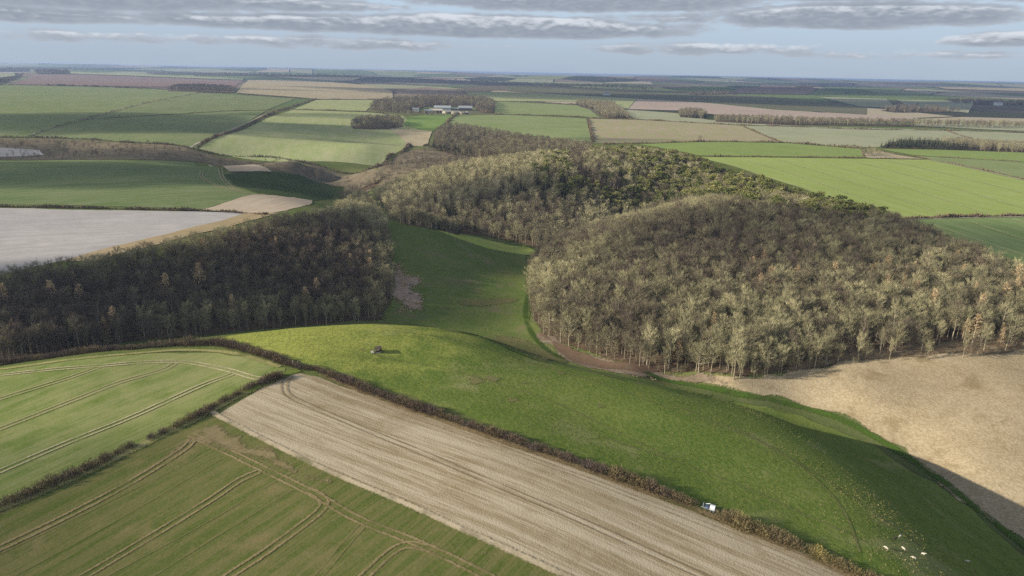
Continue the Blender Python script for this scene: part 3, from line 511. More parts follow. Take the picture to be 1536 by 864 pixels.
def make_grounds():
    M['ground'] = patchwork()
    M['wheat_near'] = ground_mat('young_wheat', (.105, .16, .032), (.21, .235, .085), (.33, .30, .165), .011, 1.4, ROWS['left'], 3, .35, .55, .30, .3)
    M['wheat_low'] = ground_mat('thin_wheat', (.068, .10, .020), (.118, .135, .042), (.21, .17, .085), .022, 1.2, DRILL, 2.6, .45, .62, .5, .4)
    M['stubble'] = ground_mat('pale_stubble', (.235, .183, .108), (.325, .27, .178), (.22, .168, .085), .02, 2.2, STUB, 2.6, .8, .4, .5, .6, .36, .64, (.455, .40, .30))
    M['pasture'] = ground_mat('tussock_pasture', (.092, .142, .028), (.165, .20, .052), (.24, .24, .105), .014, .75, None, 3, 0, .65, .55, 1.0, .42, .58, sunny_sward=((-85, 258, 75), (.27, .28, .065)))
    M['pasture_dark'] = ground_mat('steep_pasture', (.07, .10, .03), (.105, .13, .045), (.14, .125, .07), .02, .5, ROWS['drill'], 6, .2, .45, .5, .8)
    M['nose_grass'] = ground_mat('valley_pasture_grass', (.092, .138, .034), (.15, .172, .055), (.175, .155, .085), .02, .6, None, 3, 0, .8, .45, .9)
    M['sunlit_grass'] = ground_mat('sunlit_pasture_grass', (.27, .33, .07), (.33, .37, .11), None, .02, .5, soft=2.5)  # sunlight on the valley strip is painted in as paler grass
    M['tan_grass'] = ground_mat('dry_grass', (.275, .22, .135), (.405, .34, .23), (.20, .155, .085), .022, .9, None, 3, 0, .7, .6, 1.0, .42, .58, soft=2.5)
    M['red_soil'] = ground_mat('red_soil', (.135, .085, .06), (.165, .12, .08), (.12, .11, .06), .05, .9, soft=2.5)
    M['litter_pale'] = ground_mat('leaf_litter', (.155, .118, .082), (.245, .195, .14), (.36, .32, .26), .06, .9, cmix=.7, soft=5)
    M['wood_floor'] = ground_mat('wood_floor', (.075, .052, .034), (.13, .096, .06), (.17, .135, .10), .05, .8, cmix=.5, soft=3.5)
    M['wood_edge'] = ground_mat('pale_wood_edge', (.13, .095, .06), (.22, .17, .105), (.30, .25, .19), .06, .9, cmix=.5, soft=4)
    M['bare_headland'] = ground_mat('bare_headland', (.20, .16, .085), (.26, .21, .125), (.13, .13, .045), .07, 1.3, DRILL, 3, .4, .6, .5, .4, soft=5)
    M['dead_scrub'] = ground_mat('dead_scrub', (.27, .20, .155), (.40, .31, .245), (.13, .105, .075), .06, .8, cmix=.9, bump=1.0, soft=6)
    M['rough_pale'] = ground_mat('rough_grass', (.15, .135, .06), (.10, .12, .04), (.20, .17, .09), .05, .8, cmix=.6, bump=1.0, soft=4)
    M['chalk_pale'] = crop('chalky_fallow', (.345, .335, .335), (.43, .41, .405), (.29, .275, .265), ROWS['white'], 6, .5, .3)
    M['sandy'] = crop('sandy_margin', (.42, .33, .21), (.34, .26, .15), (.27, .22, .13), ROWS['sand'], 3, .7, .3)
    M['green_shade'] = crop('lush_green_crop', (.095, .145, .05), (.13, .175, .065), (.20, .215, .12), ROWS['long'], 7, .6, .2)
    M['pale_tan'] = crop('pale_tan_earth', (.40, .33, .25), (.47, .40, .32), (.33, .27, .19), ROWS['tri'], 4, .6, .2)
    M['hollow_green'] = crop('hollow_grass', (.038, .06, .022), (.06, .085, .03), (.09, .09, .05), 0.3, 8, .2, .3)
    M['scrub_brown'] = ground_mat('brown_scrub', (.115, .095, .062), (.19, .16, .11), (.075, .082, .042), .018, .12, cmix=.6, bump=.8, soft=4)
    M['green_far'] = crop('far_green_crop', (.14, .185, .07), (.18, .215, .095), (.24, .25, .15), ROWS['far'], 14, .3, .25, .005, .05)
    M['green_far2'] = crop('far_green_pasture', (.125, .165, .07), (.17, .20, .095), (.22, .23, .12), ROWS['far'], 12, .3, .3, .006, .06)
    M['green_far3'] = crop('streaked_green_crop', (.16, .215, .075), (.205, .25, .105), (.26, .28, .15), ROWS['far3'], 16, .45, .25, .006, .06)
    M['green_pale'] = crop('pale_green_crop', (.225, .275, .11), (.285, .315, .145), (.35, .345, .205), ROWS['wide'], 15, .5, .35, .006, .06)
    M['green_grey'] = crop('grey_green_crop', (.25, .27, .16), (.295, .305, .195), (.34, .34, .25), ROWS['far3'], 15, .35, .25, .006, .06)
    M['paddock'] = crop('paddock_grass', (.14, .215, .055), (.175, .25, .075), None, 0, 12, .1, 0)
    M['purple_far'] = crop('ploughed_loam', (.165, .115, .10), (.215, .155, .135), (.26, .20, .17), ROWS['far'], 20, .4, .3, .004, .03)
    M['pink_far'] = crop('pinkish_fallow', (.30, .235, .20), (.36, .29, .25), (.42, .36, .30), ROWS['far3'], 20, .4, .3, .004, .03)
    M['tan_far'] = crop('far_tan_stubble', (.33, .28, .185), (.40, .345, .24), (.27, .24, .15), ROWS['tan'], 14, .6, .2, .005, .04)
    M['brown_far'] = crop('far_brown_slope', (.22, .165, .13), (.32, .26, .20), (.16, .125, .10), ROWS['wide'], 40, .8, .4, .004, .03)
    M['stripe_far'] = ground_mat('striped_stubble', (.30, .25, .175), (.35, .29, .215), None, .006, .06, ROWS['stripe'], 13, .9, 0, .3, .1, rowcol=(.27, .275, .13))
    M['green_vivid'] = crop('bright_green_crop', (.235, .305, .078), (.265, .33, .095), (.33, .37, .15), ROWS['right'], 9, .55, .15, .006, .15)
    M['green_vivid2'] = crop('mid_green_crop', (.18, .245, .068), (.21, .27, .085), (.25, .30, .115), ROWS['right'], 12, .3, .15, .006, .1)
    M['green_vivid3'] = crop('right_green_crop', (.13, .195, .065), (.165, .225, .085), (.27, .31, .16), ROWS['right2'], 8, .45, .15, .008, .15)
    M['far_dark'] = crop('distant_shaded_land', (.105, .105, .065), (.14, .13, .085), (.10, .125, .05), 0.1, 60, .4, .6, .002, .01)  # cloud shade over the distant band is painted in as darker land
    M['soil_pale'] = track_mat('pale_wheelings', (.38, .33, .20), (.44, .39, .26), 1.0, .2)
    M['soil_faint'] = track_mat('faint_wheelings', (.31, .27, .15), (.35, .31, .18), .85, .25)
    M['soil_faint2'] = track_mat('faint_rows', (.19, .17, .08), (.22, .19, .09), .55)
    M['soil_faint3'] = track_mat('faint_stubble_track', (.42, .35, .24), (.22, .17, .10), .6)
    M['crop_line'] = track_mat('pale_crop_lines', (.38, .41, .19), (.42, .44, .22), .9)
    M['trodden'] = track_mat('trodden_grass', (.155, .16, .065), (.19, .175, .085), .75)
    M['soil_brown'] = track_mat('brown_wheelings', (.225, .18, .09), (.29, .235, .13), .88, .3)
    M['soil_dark'] = track_mat('dark_wheelings', (.19, .145, .088), (.23, .18, .11), .7)
    M['chalk_path'] = track_mat('chalky_path', (.50, .43, .31), (.43, .36, .24), .95, .3)
    M['verge_dry'] = track_mat('dry_verge', (.36, .33, .17), (.22, .22, .07), .9)
    M['verge_green'] = track_mat('green_verge', (.10, .15, .025), (.16, .19, .05), .95)
    M['verge_brown'] = track_mat('brown_verge', (.17, .12, .065), (.26, .20, .11), .85)
    M['track_pale'] = track_mat('pale_farm_track', (.42, .38, .30), (.36, .33, .25), .9)
    M['path_dark'] = track_mat('dark_grass_path', (.045, .085, .012), (.06, .10, .02), .8)  # darker green strip along the valley floor
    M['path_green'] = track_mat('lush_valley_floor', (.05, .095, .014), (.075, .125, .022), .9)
def patchwork():
    """everything beyond the traced fields: a far patchwork of fields with hedges too thin to tell apart"""
    m, g = newmat('far_patchwork'); p = pos(g)
    q = g.mapping(p, 0.5, (1/520.0, 1/800.0, 0))
    v = g.new('ShaderNodeTexVoronoi', voronoi_dimensions='2D', feature='F1'); g.l.new(q, v.inputs['Vector']); v.inputs['Scale'].default_value = 1.0
    ve = g.new('ShaderNodeTexVoronoi', voronoi_dimensions='2D', feature='DISTANCE_TO_EDGE'); g.l.new(q, ve.inputs['Vector']); ve.inputs['Scale'].default_value = 1.0
    sp = g.new('ShaderNodeSeparateColor'); g.l.new(v.outputs['Color'], sp.inputs[0])
    cr = g.new('ShaderNodeValToRGB'); cr.color_ramp.interpolation = 'CONSTANT'; g.l.new(sp.outputs[0], cr.inputs[0])
    cols = [(.12, .165, .06), (.20, .23, .11), (.13, .11, .08), (.34, .30, .215), (.10, .14, .05), (.26, .27, .17), (.19, .15, .12), (.045, .05, .03)]
    el = cr.color_ramp.elements
    while len(el) < len(cols): el.new(0.5)
    for i, c in enumerate(cols): el[i].position = i/len(cols); el[i].color = c + (1,)
    hedge = g.smooth(ve.outputs['Distance'], 0.012, 0.022)
    far = g.mix(hedge, (.04, .042, .026), cr.outputs[0])
    n = g.noise(p, .02, 5, .65); nf = g.noise(p, .7, 4, .7)
    near = g.mix(g.smooth(n, .38, .62), (.072, .105, .026), (.125, .14, .05))
    near = g.mix(g.math('MULTIPLY', g.smooth(nf, .4, .6), .5), near, (.15, .16, .06))
    ln = g.new('ShaderNodeVectorMath', operation='LENGTH'); g.l.new(p, ln.inputs[0])
    finish(g, g.mix(g.smooth(ln.outputs['Value'], 1500, 2200), near, far), nf, .3, .25)
    return m

# ------------------------------------------------------------------ ground sheet, fields, tracks
make_grounds()
FX, FY, FZ = GX.ravel(), GY.ravel(), GZ.ravel()
def build_ground():
    nr, na = GX.shape
    idx = np.arange(nr*na).reshape(nr, na); a, b = idx[:-1], idx[1:]
    f = np.stack([a, b, np.roll(b, -1, 1), np.roll(a, -1, 1)], -1).reshape(-1, 4)[:, ::-1]
    v = np.stack([FX, FY, FZ], 1); v = np.concatenate([v, [[0, 0, float(FZ[:na].mean())]]])
    f = f.tolist() + [[len(v)-1, (i+1) % na, i] for i in range(na)]
    struct(link('ground', mesh('ground', v, f, True), M['ground']))
build_ground()
def lift(x, y, layer): return layer*(0.05 + 0.00030*np.hypot(x, y))
def inside(poly, X, Y):
    r = np.zeros(len(X), bool); x1, y1 = poly[-1]
    for x2, y2 in poly:
        if y1 != y2:
            c = ((y1 > Y) != (y2 > Y)); xi = (x2-x1)*(Y-y1)/(y2-y1) + x1
            r ^= c & (X < xi)
        x1, y1 = x2, y2
    return r
def chain(pts, step, closed=False):
    out = []; n = len(pts)
    for i in range(n if closed else n-1):
        a, b = np.array(pts[i]), np.array(pts[(i+1) % n]); k = max(1, int(np.linalg.norm(b-a)/step))
        out += [a + (b-a)*t/k for t in range(k)]
    if not closed: out.append(np.array(pts[-1]))
    return np.array(out)
def smooth_line(pts, step):
    """Catmull-Rom through the points, then even steps"""
    P = [np.array(p, float) for p in pts]; P = [2*P[0]-P[1]] + P + [2*P[-1]-P[-2]]; o = []
    for i in range(1, len(P)-2):
        for t in np.linspace(0, 1, 9)[:-1]:
            a, b, c, d = P[i-1:i+3]
            o.append(0.5*((2*b) + (c-a)*t + (2*a-5*b+4*c-d)*t*t + (3*b-a-3*c+d)*t**3))
    o.append(P[-2])
    return chain(o, step)
def sheet(name, mat, layer, poly, jit=0.4, seed=0):
    rnd = np.random.RandomState(seed)
    P = np.array(poly); d = float(np.median(np.hypot(P[:, 0], P[:, 1])))
    B = chain(poly, max(1.2, d*0.011), True)
    if jit:
        a = np.convolve(np.concatenate([rnd.randn(len(B)+2)]), [.5, .8, .5], 'valid')[:len(B)]
        n = np.roll(B, -1, 0)-np.roll(B, 1, 0); n /= np.linalg.norm(n, axis=1, keepdims=True)+1e-9
        B = B + np.stack([-n[:, 1], n[:, 0]], 1)*(a*jit)[:, None]
    lo, hi = B.min(0), B.max(0)
    k = np.where((FX > lo[0]) & (FX < hi[0]) & (FY > lo[1]) & (FY < hi[1]))[0]
    k = k[inside(B, FX[k], FY[k])]
    V = [Vector(p) for p in B] + [Vector((FX[i], FY[i])) for i in k]
    n = len(B); o = lo + (hi-lo)/2
    sv, se, sf = delaunay_2d_cdt([v-Vector(o) for v in V], [(i, (i+1) % n) for i in range(n)], [], 1, 1e-4)[:3]
    x = np.array([v.x for v in sv])+o[0]; y = np.array([v.y for v in sv])+o[1]
    z = H(x, y) + lift(x, y, layer)
    me = mesh(name, np.stack([x, y, z], 1), np.array([list(f) for f in sf]), True)
    if mat in SOFT:
        at = me.attributes.new('border', 'FLOAT', 'POINT'); at.data.foreach_set('value', border(B, x, y).astype(np.float32))
    return struct(link(name, me, M[mat]))
SOFT = {'tan_grass', 'red_soil', 'litter_pale', 'wood_floor', 'wood_edge', 'dead_scrub', 'rough_pale', 'sunlit_grass', 'red_patch', 'pale_patch', 'bare_headland', 'scrub_brown', 'tan_far_soft'}
def border(B, x, y):
    d = np.full(len(x), 1e9)
    for a, b in zip(B, np.roll(B, -1, 0)):
        t = b-a; L = max(1e-9, t@t); k = np.clip(((x-a[0])*t[0]+(y-a[1])*t[1])/L, 0, 1)
        d = np.minimum(d, np.hypot(x-a[0]-k*t[0], y-a[1]-k*t[1]))
    return d
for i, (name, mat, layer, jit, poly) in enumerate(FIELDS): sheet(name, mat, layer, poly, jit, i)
def ribbon(name, mat, layer, width, gauge, pts):
    pts = smooth_line(pts, 1.5 if math.hypot(*pts[0]) < 500 else 8)
    t = np.gradient(pts, axis=0); t /= np.linalg.norm(t, axis=1, keepdims=True)+1e-9; nn = np.stack([-t[:, 1], t[:, 0]], 1)
    V, F, UV = [], [], []
    for off in ([0] if not gauge else [-gauge/2, gauge/2]):
        b = len(V)
        for i in range(len(pts)):
            for s in (-.5, 0, .5):
                q = pts[i] + nn[i]*(off + s*width*1.5); V.append(q); UV.append((i*0.1, s+.5))
        for i in range(len(pts)-1):
            for s in (0, 1): F.append((b+i*3+s, b+i*3+3+s, b+i*3+4+s, b+i*3+1+s))
    V = np.array(V); z = H(V[:, 0], V[:, 1]) + lift(V[:, 0], V[:, 1], layer)
    me = mesh(name, np.column_stack([V, z]), [f[::-1] for f in F], True)
    u = me.uv_layers.new(name='UVMap'); li = np.empty(len(me.loops), np.int32); me.loops.foreach_get('vertex_index', li)
    u.data.foreach_set('uv', np.array(UV, np.float32)[li].ravel())
    return struct(link(name, me, M[mat]))
for name, mat, layer, width, gauge, pts in LINES: ribbon(name, mat, layer + .5, width, gauge, pts)
for i, (key, poly) in enumerate(WOODS):
    if key in ('scrubbank', 'farmfront', 'scrubvalley'): continue
    sheet('wood_floor', 'wood_floor', 1.5 if key != 'pine' else 1.8, poly, .8, 100+i)
# ------------------------------------------------------------------ plants
def plant_mat(name, cols, tone_w=0.6, rand_w=0.4, grain=0.0, rough=0.9):
    """colour runs through `cols` by the plant's own tone and chance"""
    m, g = newmat(name)
    at = g.new('ShaderNodeAttribute', attribute_type='INSTANCER', attribute_name='tone')
    oi = g.new('ShaderNodeObjectInfo')
    f = g.math('ADD', g.math('MULTIPLY', at.outputs['Fac'], tone_w), g.math('MULTIPLY', oi.outputs['Random'], rand_w), clamp=True)
    cr = g.new('ShaderNodeValToRGB'); g.l.new(f, cr.inputs[0]); el = cr.color_ramp.elements
    while len(el) < len(cols): el.new(0.5)
    for i, c in enumerate(cols): el[i].position = i/(len(cols)-1); el[i].color = c + (1,)
    col = cr.outputs[0]
    if grain:
        n = g.noise(pos(g), grain, 2, .6)
        hs = g.new('ShaderNodeHueSaturation'); g.l.new(col, hs.inputs['Color']); g.l.new(g.smooth(n, .3, .7, .65, 1.35), hs.inputs['Value']); col = hs.outputs[0]
    finish(g, col, None, rough=1.0)
    return m
# tone 0 -> 1: purple brown, dark brown, olive grey, tan, pale straw
TWIG = [(.10, .075, .068), (.15, .125, .088), (.25, .235, .135), (.405, .375, .22), (.56, .50, .31)]
M['twig'] = plant_mat('winter_twigs', TWIG, .75, .25, .9)
M['bark'] = plant_mat('pale_bark', [(.14, .12, .085), (.30, .265, .19), (.48, .43, .32)], .3, .7)
M['larch'] = plant_mat('larch_twigs', [(.26, .185, .10), (.42, .31, .18), (.50, .38, .23)], .5, .5, .8)
M['spruce'] = plant_mat('spruce_needles', [(.016, .026, .014), (.03, .045, .018), (.045, .06, .024)], .4, .6, .8)
M['pine'] = plant_mat('pine_needles', [(.06, .08, .03), (.15, .165, .055), (.30, .29, .11)], .55, .45, .7)
M['shrub'] = plant_mat('hedge_twigs', [(.13, .10, .095), (.15, .115, .075), (.20, .165, .085), (.30, .25, .085)], .7, .3, 1.3)
M['tuft'] = plant_mat('grass_tufts', [(.05, .10, .012), (.12, .17, .03), (.22, .22, .075), (.40, .31, .18), (.50, .41, .26)], .75, .25)

class Geo:
    def __init__(s): s.v, s.f = [], []
    def tube(s, a, b, ra, rb, n=4):
        a, b = Vector(a), Vector(b); d = (b-a).normalized(); u = d.orthogonal().normalized(); w = d.cross(u); k = len(s.v)
        for p, r in ((a, ra), (b, rb)):
            for i in range(n): t = 2*math.pi*i/n; s.v.append(p + u*(r*math.cos(t)) + w*(r*math.sin(t)))
        for i in range(n): j = (i+1) % n; s.f.append((k+i, k+j, k+n+j, k+n+i))
    def sliver(s, p, d, w, rnd):
        d = Vector(d); u = d.cross(Vector((rnd.uniform(-1, 1), rnd.uniform(-1, 1), rnd.uniform(-1, 1))))
        if u.length < 1e-6: return
        u = u.normalized()*(w*.5); k = len(s.v); p = Vector(p)
        s.v += [p-u, p+u, p+d]; s.f.append((k, k+1, k+2))
    def quad(s, p, d, u):
        k = len(s.v); s.v += [p-u*.5, p+u*.5, p+d+u*.25, p+d-u*.25]; s.f.append((k, k+1, k+2, k+3))
    def mesh(s, name): return mesh(name, [tuple(q) for q in s.v], s.f)
def rv(r): 
    v = Vector((r.gauss(0, 1), r.gauss(0, 1), r.gauss(0, 1))); return v.normalized()
def bare(seed, h, rad, bole, lean=0.25, limbs=13, twigs=620, up=0.75):
    """unit winter tree: tapered trunk, limbs that fork, fine twigs"""
    r = random.Random(seed); T, C = Geo(), Geo()
    p = Vector((0, 0, -.6)); spine = [p]; n = 5
    for i in range(1, n+1):
        spine.append(Vector((r.gauss(0, .012)*h*i/n, r.gauss(0, .012)*h*i/n, h*.9*i/n)))
    for i in range(n): T.tube(spine[i], spine[i+1], .0105*h*(1-i/n)+.04, .0105*h*(1-(i+1)/n)+.03, 5)
    ends = []
    for i in range(limbs):
        t = bole + (1-bole)*((i+.5)/limbs)**.9; z = t*h*.86; a = i*2.4 + r.uniform(-.4, .4)
        k = min(n-1, int(t*n*.95)); base = spine[k].lerp(spine[k+1], t*n*.95-k); base.z = z*.97
        tt = (t-bole)/(1-bole); prof = (.45 + .75*math.sin(math.pi*(.08+.70*tt))) if up > 1 else math.sin(math.pi*min(1, .30+.60*tt))**.6
        L = rad*prof*r.uniform(.8, 1.15)
        rise = r.uniform(.55, .95)*up*(1.0 if up < 1 else 1.25-.35*tt)
        d = Vector((math.cos(a), math.sin(a), rise)).normalized()
        m1 = base + d*L*.55; d2 = (d + Vector((0, 0, .35)) + rv(r)*.2).normalized(); e1 = m1 + d2*L*.65
        T.tube(base, m1, .0055*h*(1.15-t), .0032*h*(1.15-t), 3); T.tube(m1, e1, .0032*h*(1.15-t), .012, 3)
        ends += [(base, m1), (m1, e1)]
        for q in range(3):
            s = base.lerp(m1, r.uniform(.35, 1)); dd = (d + rv(r)*.75 + Vector((0, 0, .3))).normalized(); e = s + dd*L*r.uniform(.35, .6)
            T.tube(s, e, .0022*h*(1.2-t), .012, 3); ends.append((s, e))
    ends.append((spine[-2], Vector((spine[-1].x, spine[-1].y, h*.92))))
    w = [(b-a).length for a, b in ends]
    for _ in range(twigs):
        a, b = r.choices(ends, w)[0]; s = a.lerp(b, r.uniform(.25, 1.05)) + rv(r)*.03*h
        d = ((b-a).normalized()*.8 + rv(r)*.5 + Vector((0, 0, .35+.45*up))).normalized()*r.uniform(.05, .125)*h
        C.sliver(s, d, r.uniform(.0024, .0054)*h, r)
    return T.mesh('trunk'), C.mesh('crown')
def larch(seed, h, rad):
    r = random.Random(seed); T, C = Geo(), Geo()
    T.tube((0, 0, -.6), (0, 0, h*.5), .013*h, .009*h, 5); T.tube((0, 0, h*.5), (0, 0, h*.98), .009*h, .02, 4)
    for i in range(60):
        t = .28 + .7*(i/60.0); a = i*2.399; L = rad*(1.02-t)**.8*1.5*r.uniform(.7, 1.1)
        b = Vector((0, 0, t*h)); d = Vector((math.cos(a), math.sin(a), r.uniform(-.05, .3))); e = b + d*L
        C.sliver(b, d*L, .006*h, r)
        for _ in range(9):
            s = b.lerp(e, r.uniform(.2, 1)); C.sliver(s, (d*.5 + rv(r)*.6 + Vector((0, 0, .1))).normalized()*r.uniform(.03, .075)*h, .011*h, r)
    return T.mesh('trunk'), C.mesh('crown')
def spruce(seed, h, rad):
    r = random.Random(seed); T, C = Geo(), Geo()
    T.tube((0, 0, -.6), (0, 0, h*.97), .014*h, .02, 5)
    for i in range(95):
        t = .08 + .9*(i/95.0); a = i*2.399 + r.uniform(-.3, .3); L = rad*(1.03-t)*r.uniform(.75, 1.15)
        b = Vector((0, 0, t*h)); d = Vector((math.cos(a), math.sin(a), -.25 + .5*t)); side = Vector((-math.sin(a), math.cos(a), 0))
        C.quad(b, d*L, side*(.30*L+.10)); 
        for _ in range(3):
            s = b + d*L*r.uniform(.3, .9); C.sliver(s, (d + side*r.uniform(-1.2, 1.2) + Vector((0, 0, -.35))).normalized()*L*.45, .16*L+.05, r)
    return T.mesh('trunk'), C.mesh('crown')
def pine(seed, h, rad):
    r = random.Random(seed); T, C = Geo(), Geo()
    T.tube((0, 0, -.6), (r.uniform(-.3, .3), r.uniform(-.3, .3), h*.55), .016*h, .011*h, 5); T.tube((0, 0, h*.55), (0, 0, h*.93), .011*h, .03, 4)
    for i in range(15):
        t = r.uniform(.42, .95); a = i*2.4 + r.uniform(-.5, .5); q = rad*math.sqrt(max(.05, 1-((t-.62)/.38)**2))*r.uniform(.35, .95)
        c = Vector((math.cos(a)*q, math.sin(a)*q, t*h)); T.tube((0, 0, (t-.06)*h), c, .004*h, .015, 3)
        cr = rad*r.uniform(.34, .58)
        for _ in range(60):
            n = rv(r); n.z = abs(n.z)*.8 - .15; s = c + Vector((n.x*cr, n.y*cr, n.z*cr*.75))*r.uniform(.55, 1.05)
            C.sliver(s, (n + rv(r)*.8).normalized()*r.uniform(.035, .065)*h, .045*h, r)
    return T.mesh('trunk'), C.mesh('crown')
def shrub(seed, h, rad, n=330, w=.075):
    r = random.Random(seed); C = Geo()
    for _ in range(n):
        q = rv(r); q.z = abs(q.z); k = r.uniform(.15, 1)**.6
        s = Vector((q.x*rad*k, q.y*rad*k, q.z*h*.82*k)); d = Vector((q.x*.6, q.y*.6, .75 + .5*q.z)) + rv(r)*.5
        C.sliver(s, d.normalized()*r.uniform(.5, 1.1)*h*.28, r.uniform(.6, 1.3)*w, r)
    for _ in range(14):
        q = rv(r); C.tube((q.x*.15, q.y*.15, -.4), (q.x*rad*.7, q.y*rad*.7, h*.6*abs(q.z)+.4), .05, .012, 3)
    return C.mesh('shrub')

PROTO = {}     # kind -> list of (trunk mesh, crown mesh) one metre per metre at the stated height
PROTO['ash'] = [bare(11+i, 20, 3.2, .38, limbs=16, twigs=950, up=1.15) for i in range(4)]
PROTO['oak'] = [bare(31+i, 15, 4.2, .24, limbs=18, twigs=1400, up=.72) for i in range(4)]
PROTO['larch'] = [larch(51+i, 20, 3.4) for i in range(3)]
PROTO['spruce'] = [spruce(61+i, 16, 3.0) for i in range(3)]
PROTO['pine'] = [pine(71+i, 15, 3.6) for i in range(4)]
HEIGHT0 = dict(ash=20, oak=15, larch=20, spruce=16, pine=15)
LEAF = dict(ash='twig', oak='twig', larch='larch', spruce='spruce', pine='pine')
for k, l in PROTO.items():
    for t, c in l: t.materials.append(M['bark']); c.materials.append(M[LEAF[k]])
KINDS = list(PROTO)
# the same meshes joined, as sources for the masses of trees nobody could count
def joined(name, parts):
    bm = bmesh.new(); mats = []
    for i, me in enumerate(parts):
        k = len(bm.faces); bm.from_mesh(me); bm.faces.ensure_lookup_table()
        for f in bm.faces[k:]: f.material_index = i
        mats.append(me.materials[0])
    me = bpy.data.meshes.new(name); bm.to_mesh(me); bm.free()
    for m in mats: me.materials.append(m)
    return me
SRC = bpy.data.collections.new('plant_sources'); IDX = {}
n_ = 0
for k in KINDS:
    IDX[k] = []
    for tc in PROTO[k]:
        o = bpy.data.objects.new('source_%03d' % n_, joined(k, tc)); SRC.objects.link(o); IDX[k].append(n_); n_ += 1
TUFTS = bpy.data.collections.new('tuft_sources')
for i in range(3):
    r = random.Random(i); g_ = Geo()
    for _ in range(9):
        q = rv(r); g_.sliver((q.x*.22, q.y*.22, -.05), (q.x*.3, q.y*.3, r.uniform(.28, .5)), .22, r)
    me = g_.mesh('tuft'); me.materials.append(M['tuft']); TUFTS.objects.link(bpy.data.objects.new('tuft_%03d' % i, me))
def scatter_tree(coll):
    t = bpy.data.node_groups.new('scatter', 'GeometryNodeTree')
    t.interface.new_socket('Geometry', in_out='INPUT', socket_type='NodeSocketGeometry'); t.interface.new_socket('Geometry', in_out='OUTPUT', socket_type='NodeSocketGeometry')
    gi = t.nodes.new('NodeGroupInput'); go = t.nodes.new('NodeGroupOutput')
    ci = t.nodes.new('GeometryNodeCollectionInfo'); ci.inputs['Collection'].default_value = coll; ci.inputs['Separate Children'].default_value = True; ci.inputs['Reset Children'].default_value = True
    ip = t.nodes.new('GeometryNodeInstanceOnPoints'); ip.inputs['Pick Instance'].default_value = True
    def named(n, typ):
        a = t.nodes.new('GeometryNodeInputNamedAttribute'); a.data_type = typ; a.inputs['Name'].default_value = n; return a.outputs['Attribute']
    t.links.new(gi.outputs[0], ip.inputs['Points']); t.links.new(ci.outputs[0], ip.inputs['Instance'])
    t.links.new(named('pick', 'INT'), ip.inputs['Instance Index']); t.links.new(named('turn', 'FLOAT_VECTOR'), ip.inputs['Rotation']); t.links.new(named('size', 'FLOAT_VECTOR'), ip.inputs['Scale'])
    t.links.new(ip.outputs[0], go.inputs[0])
    return t
GN_TREES, GN_TUFTS = scatter_tree(SRC), scatter_tree(TUFTS)
def mass(name, label, pts, pick, rz, size, tone, group=GN_TREES):
    n = len(pts); me = bpy.data.meshes.new(name); me.vertices.add(n); me.vertices.foreach_set('co', np.asarray(pts, np.float32).ravel())
    a = me.attributes.new('pick', 'INT', 'POINT'); a.data.foreach_set('value', np.asarray(pick, np.int32))
    a = me.attributes.new('turn', 'FLOAT_VECTOR', 'POINT'); z = np.zeros((n, 3), np.float32); z[:, 2] = rz; a.data.foreach_set('vector', z.ravel())
    a = me.attributes.new('size', 'FLOAT_VECTOR', 'POINT'); a.data.foreach_set('vector', np.asarray(size, np.float32).ravel())
    a = me.attributes.new('tone', 'FLOAT', 'POINT'); a.data.foreach_set('value', np.asarray(tone, np.float32))
    o = link(name, me); o['kind'] = 'stuff'; o['label'] = label
    md = o.modifiers.new('scatter', 'NODES'); md.node_group = group
    return o
# ------------------------------------------------------------------ where the trees stand
rng = np.random.RandomState(7)
def fill(poly, step, jit=.48):
    P = np.array(poly); lo, hi = P.min(0), P.max(0)
    x, y = np.meshgrid(np.arange(lo[0], hi[0], step), np.arange(lo[1], hi[1], step*.9)); x[1::2] += step/2
    x = x.ravel() + rng.uniform(-jit, jit, x.size)*step; y = y.ravel() + rng.uniform(-jit, jit, y.size)*step
    k = inside(poly, x, y); return x[k], y[k]
def edge_dist(poly, X, Y):
    d = np.full(len(X), 1e9)
    for (x1, y1), (x2, y2) in zip(poly, poly[1:]+poly[:1]):
        L = max(1e-9, (x2-x1)**2+(y2-y1)**2); t = np.clip(((X-x1)*(x2-x1)+(Y-y1)*(y2-y1))/L, 0, 1)
        d = np.minimum(d, np.hypot(X-x1-t*(x2-x1), Y-y1-t*(y2-y1)))
    return d
def wave(X, Y, s, k=0): return .5+.25*(np.sin(X/s+1.3*k)*np.cos(Y/s*.8+k)+np.sin((X+Y)/s*.63+2*k))
def seen(X, Y, Z):
    """is the point above the ground in between, and in the picture"""
    ok = np.ones(len(X), bool)
    for t in np.linspace(.35, .97, 42):
        ok &= (100+(Z-100)*t) > H(X*t, Y*t) - .2
    az = np.degrees(np.arctan2(X, Y)); return ok & (np.abs(az) < 38.0) & (np.hypot(X, Y) > 100)
WOOD = dict(WOODS)
ALL = []        # kind, variant, x, y, z, height, tone, wood, edge distance
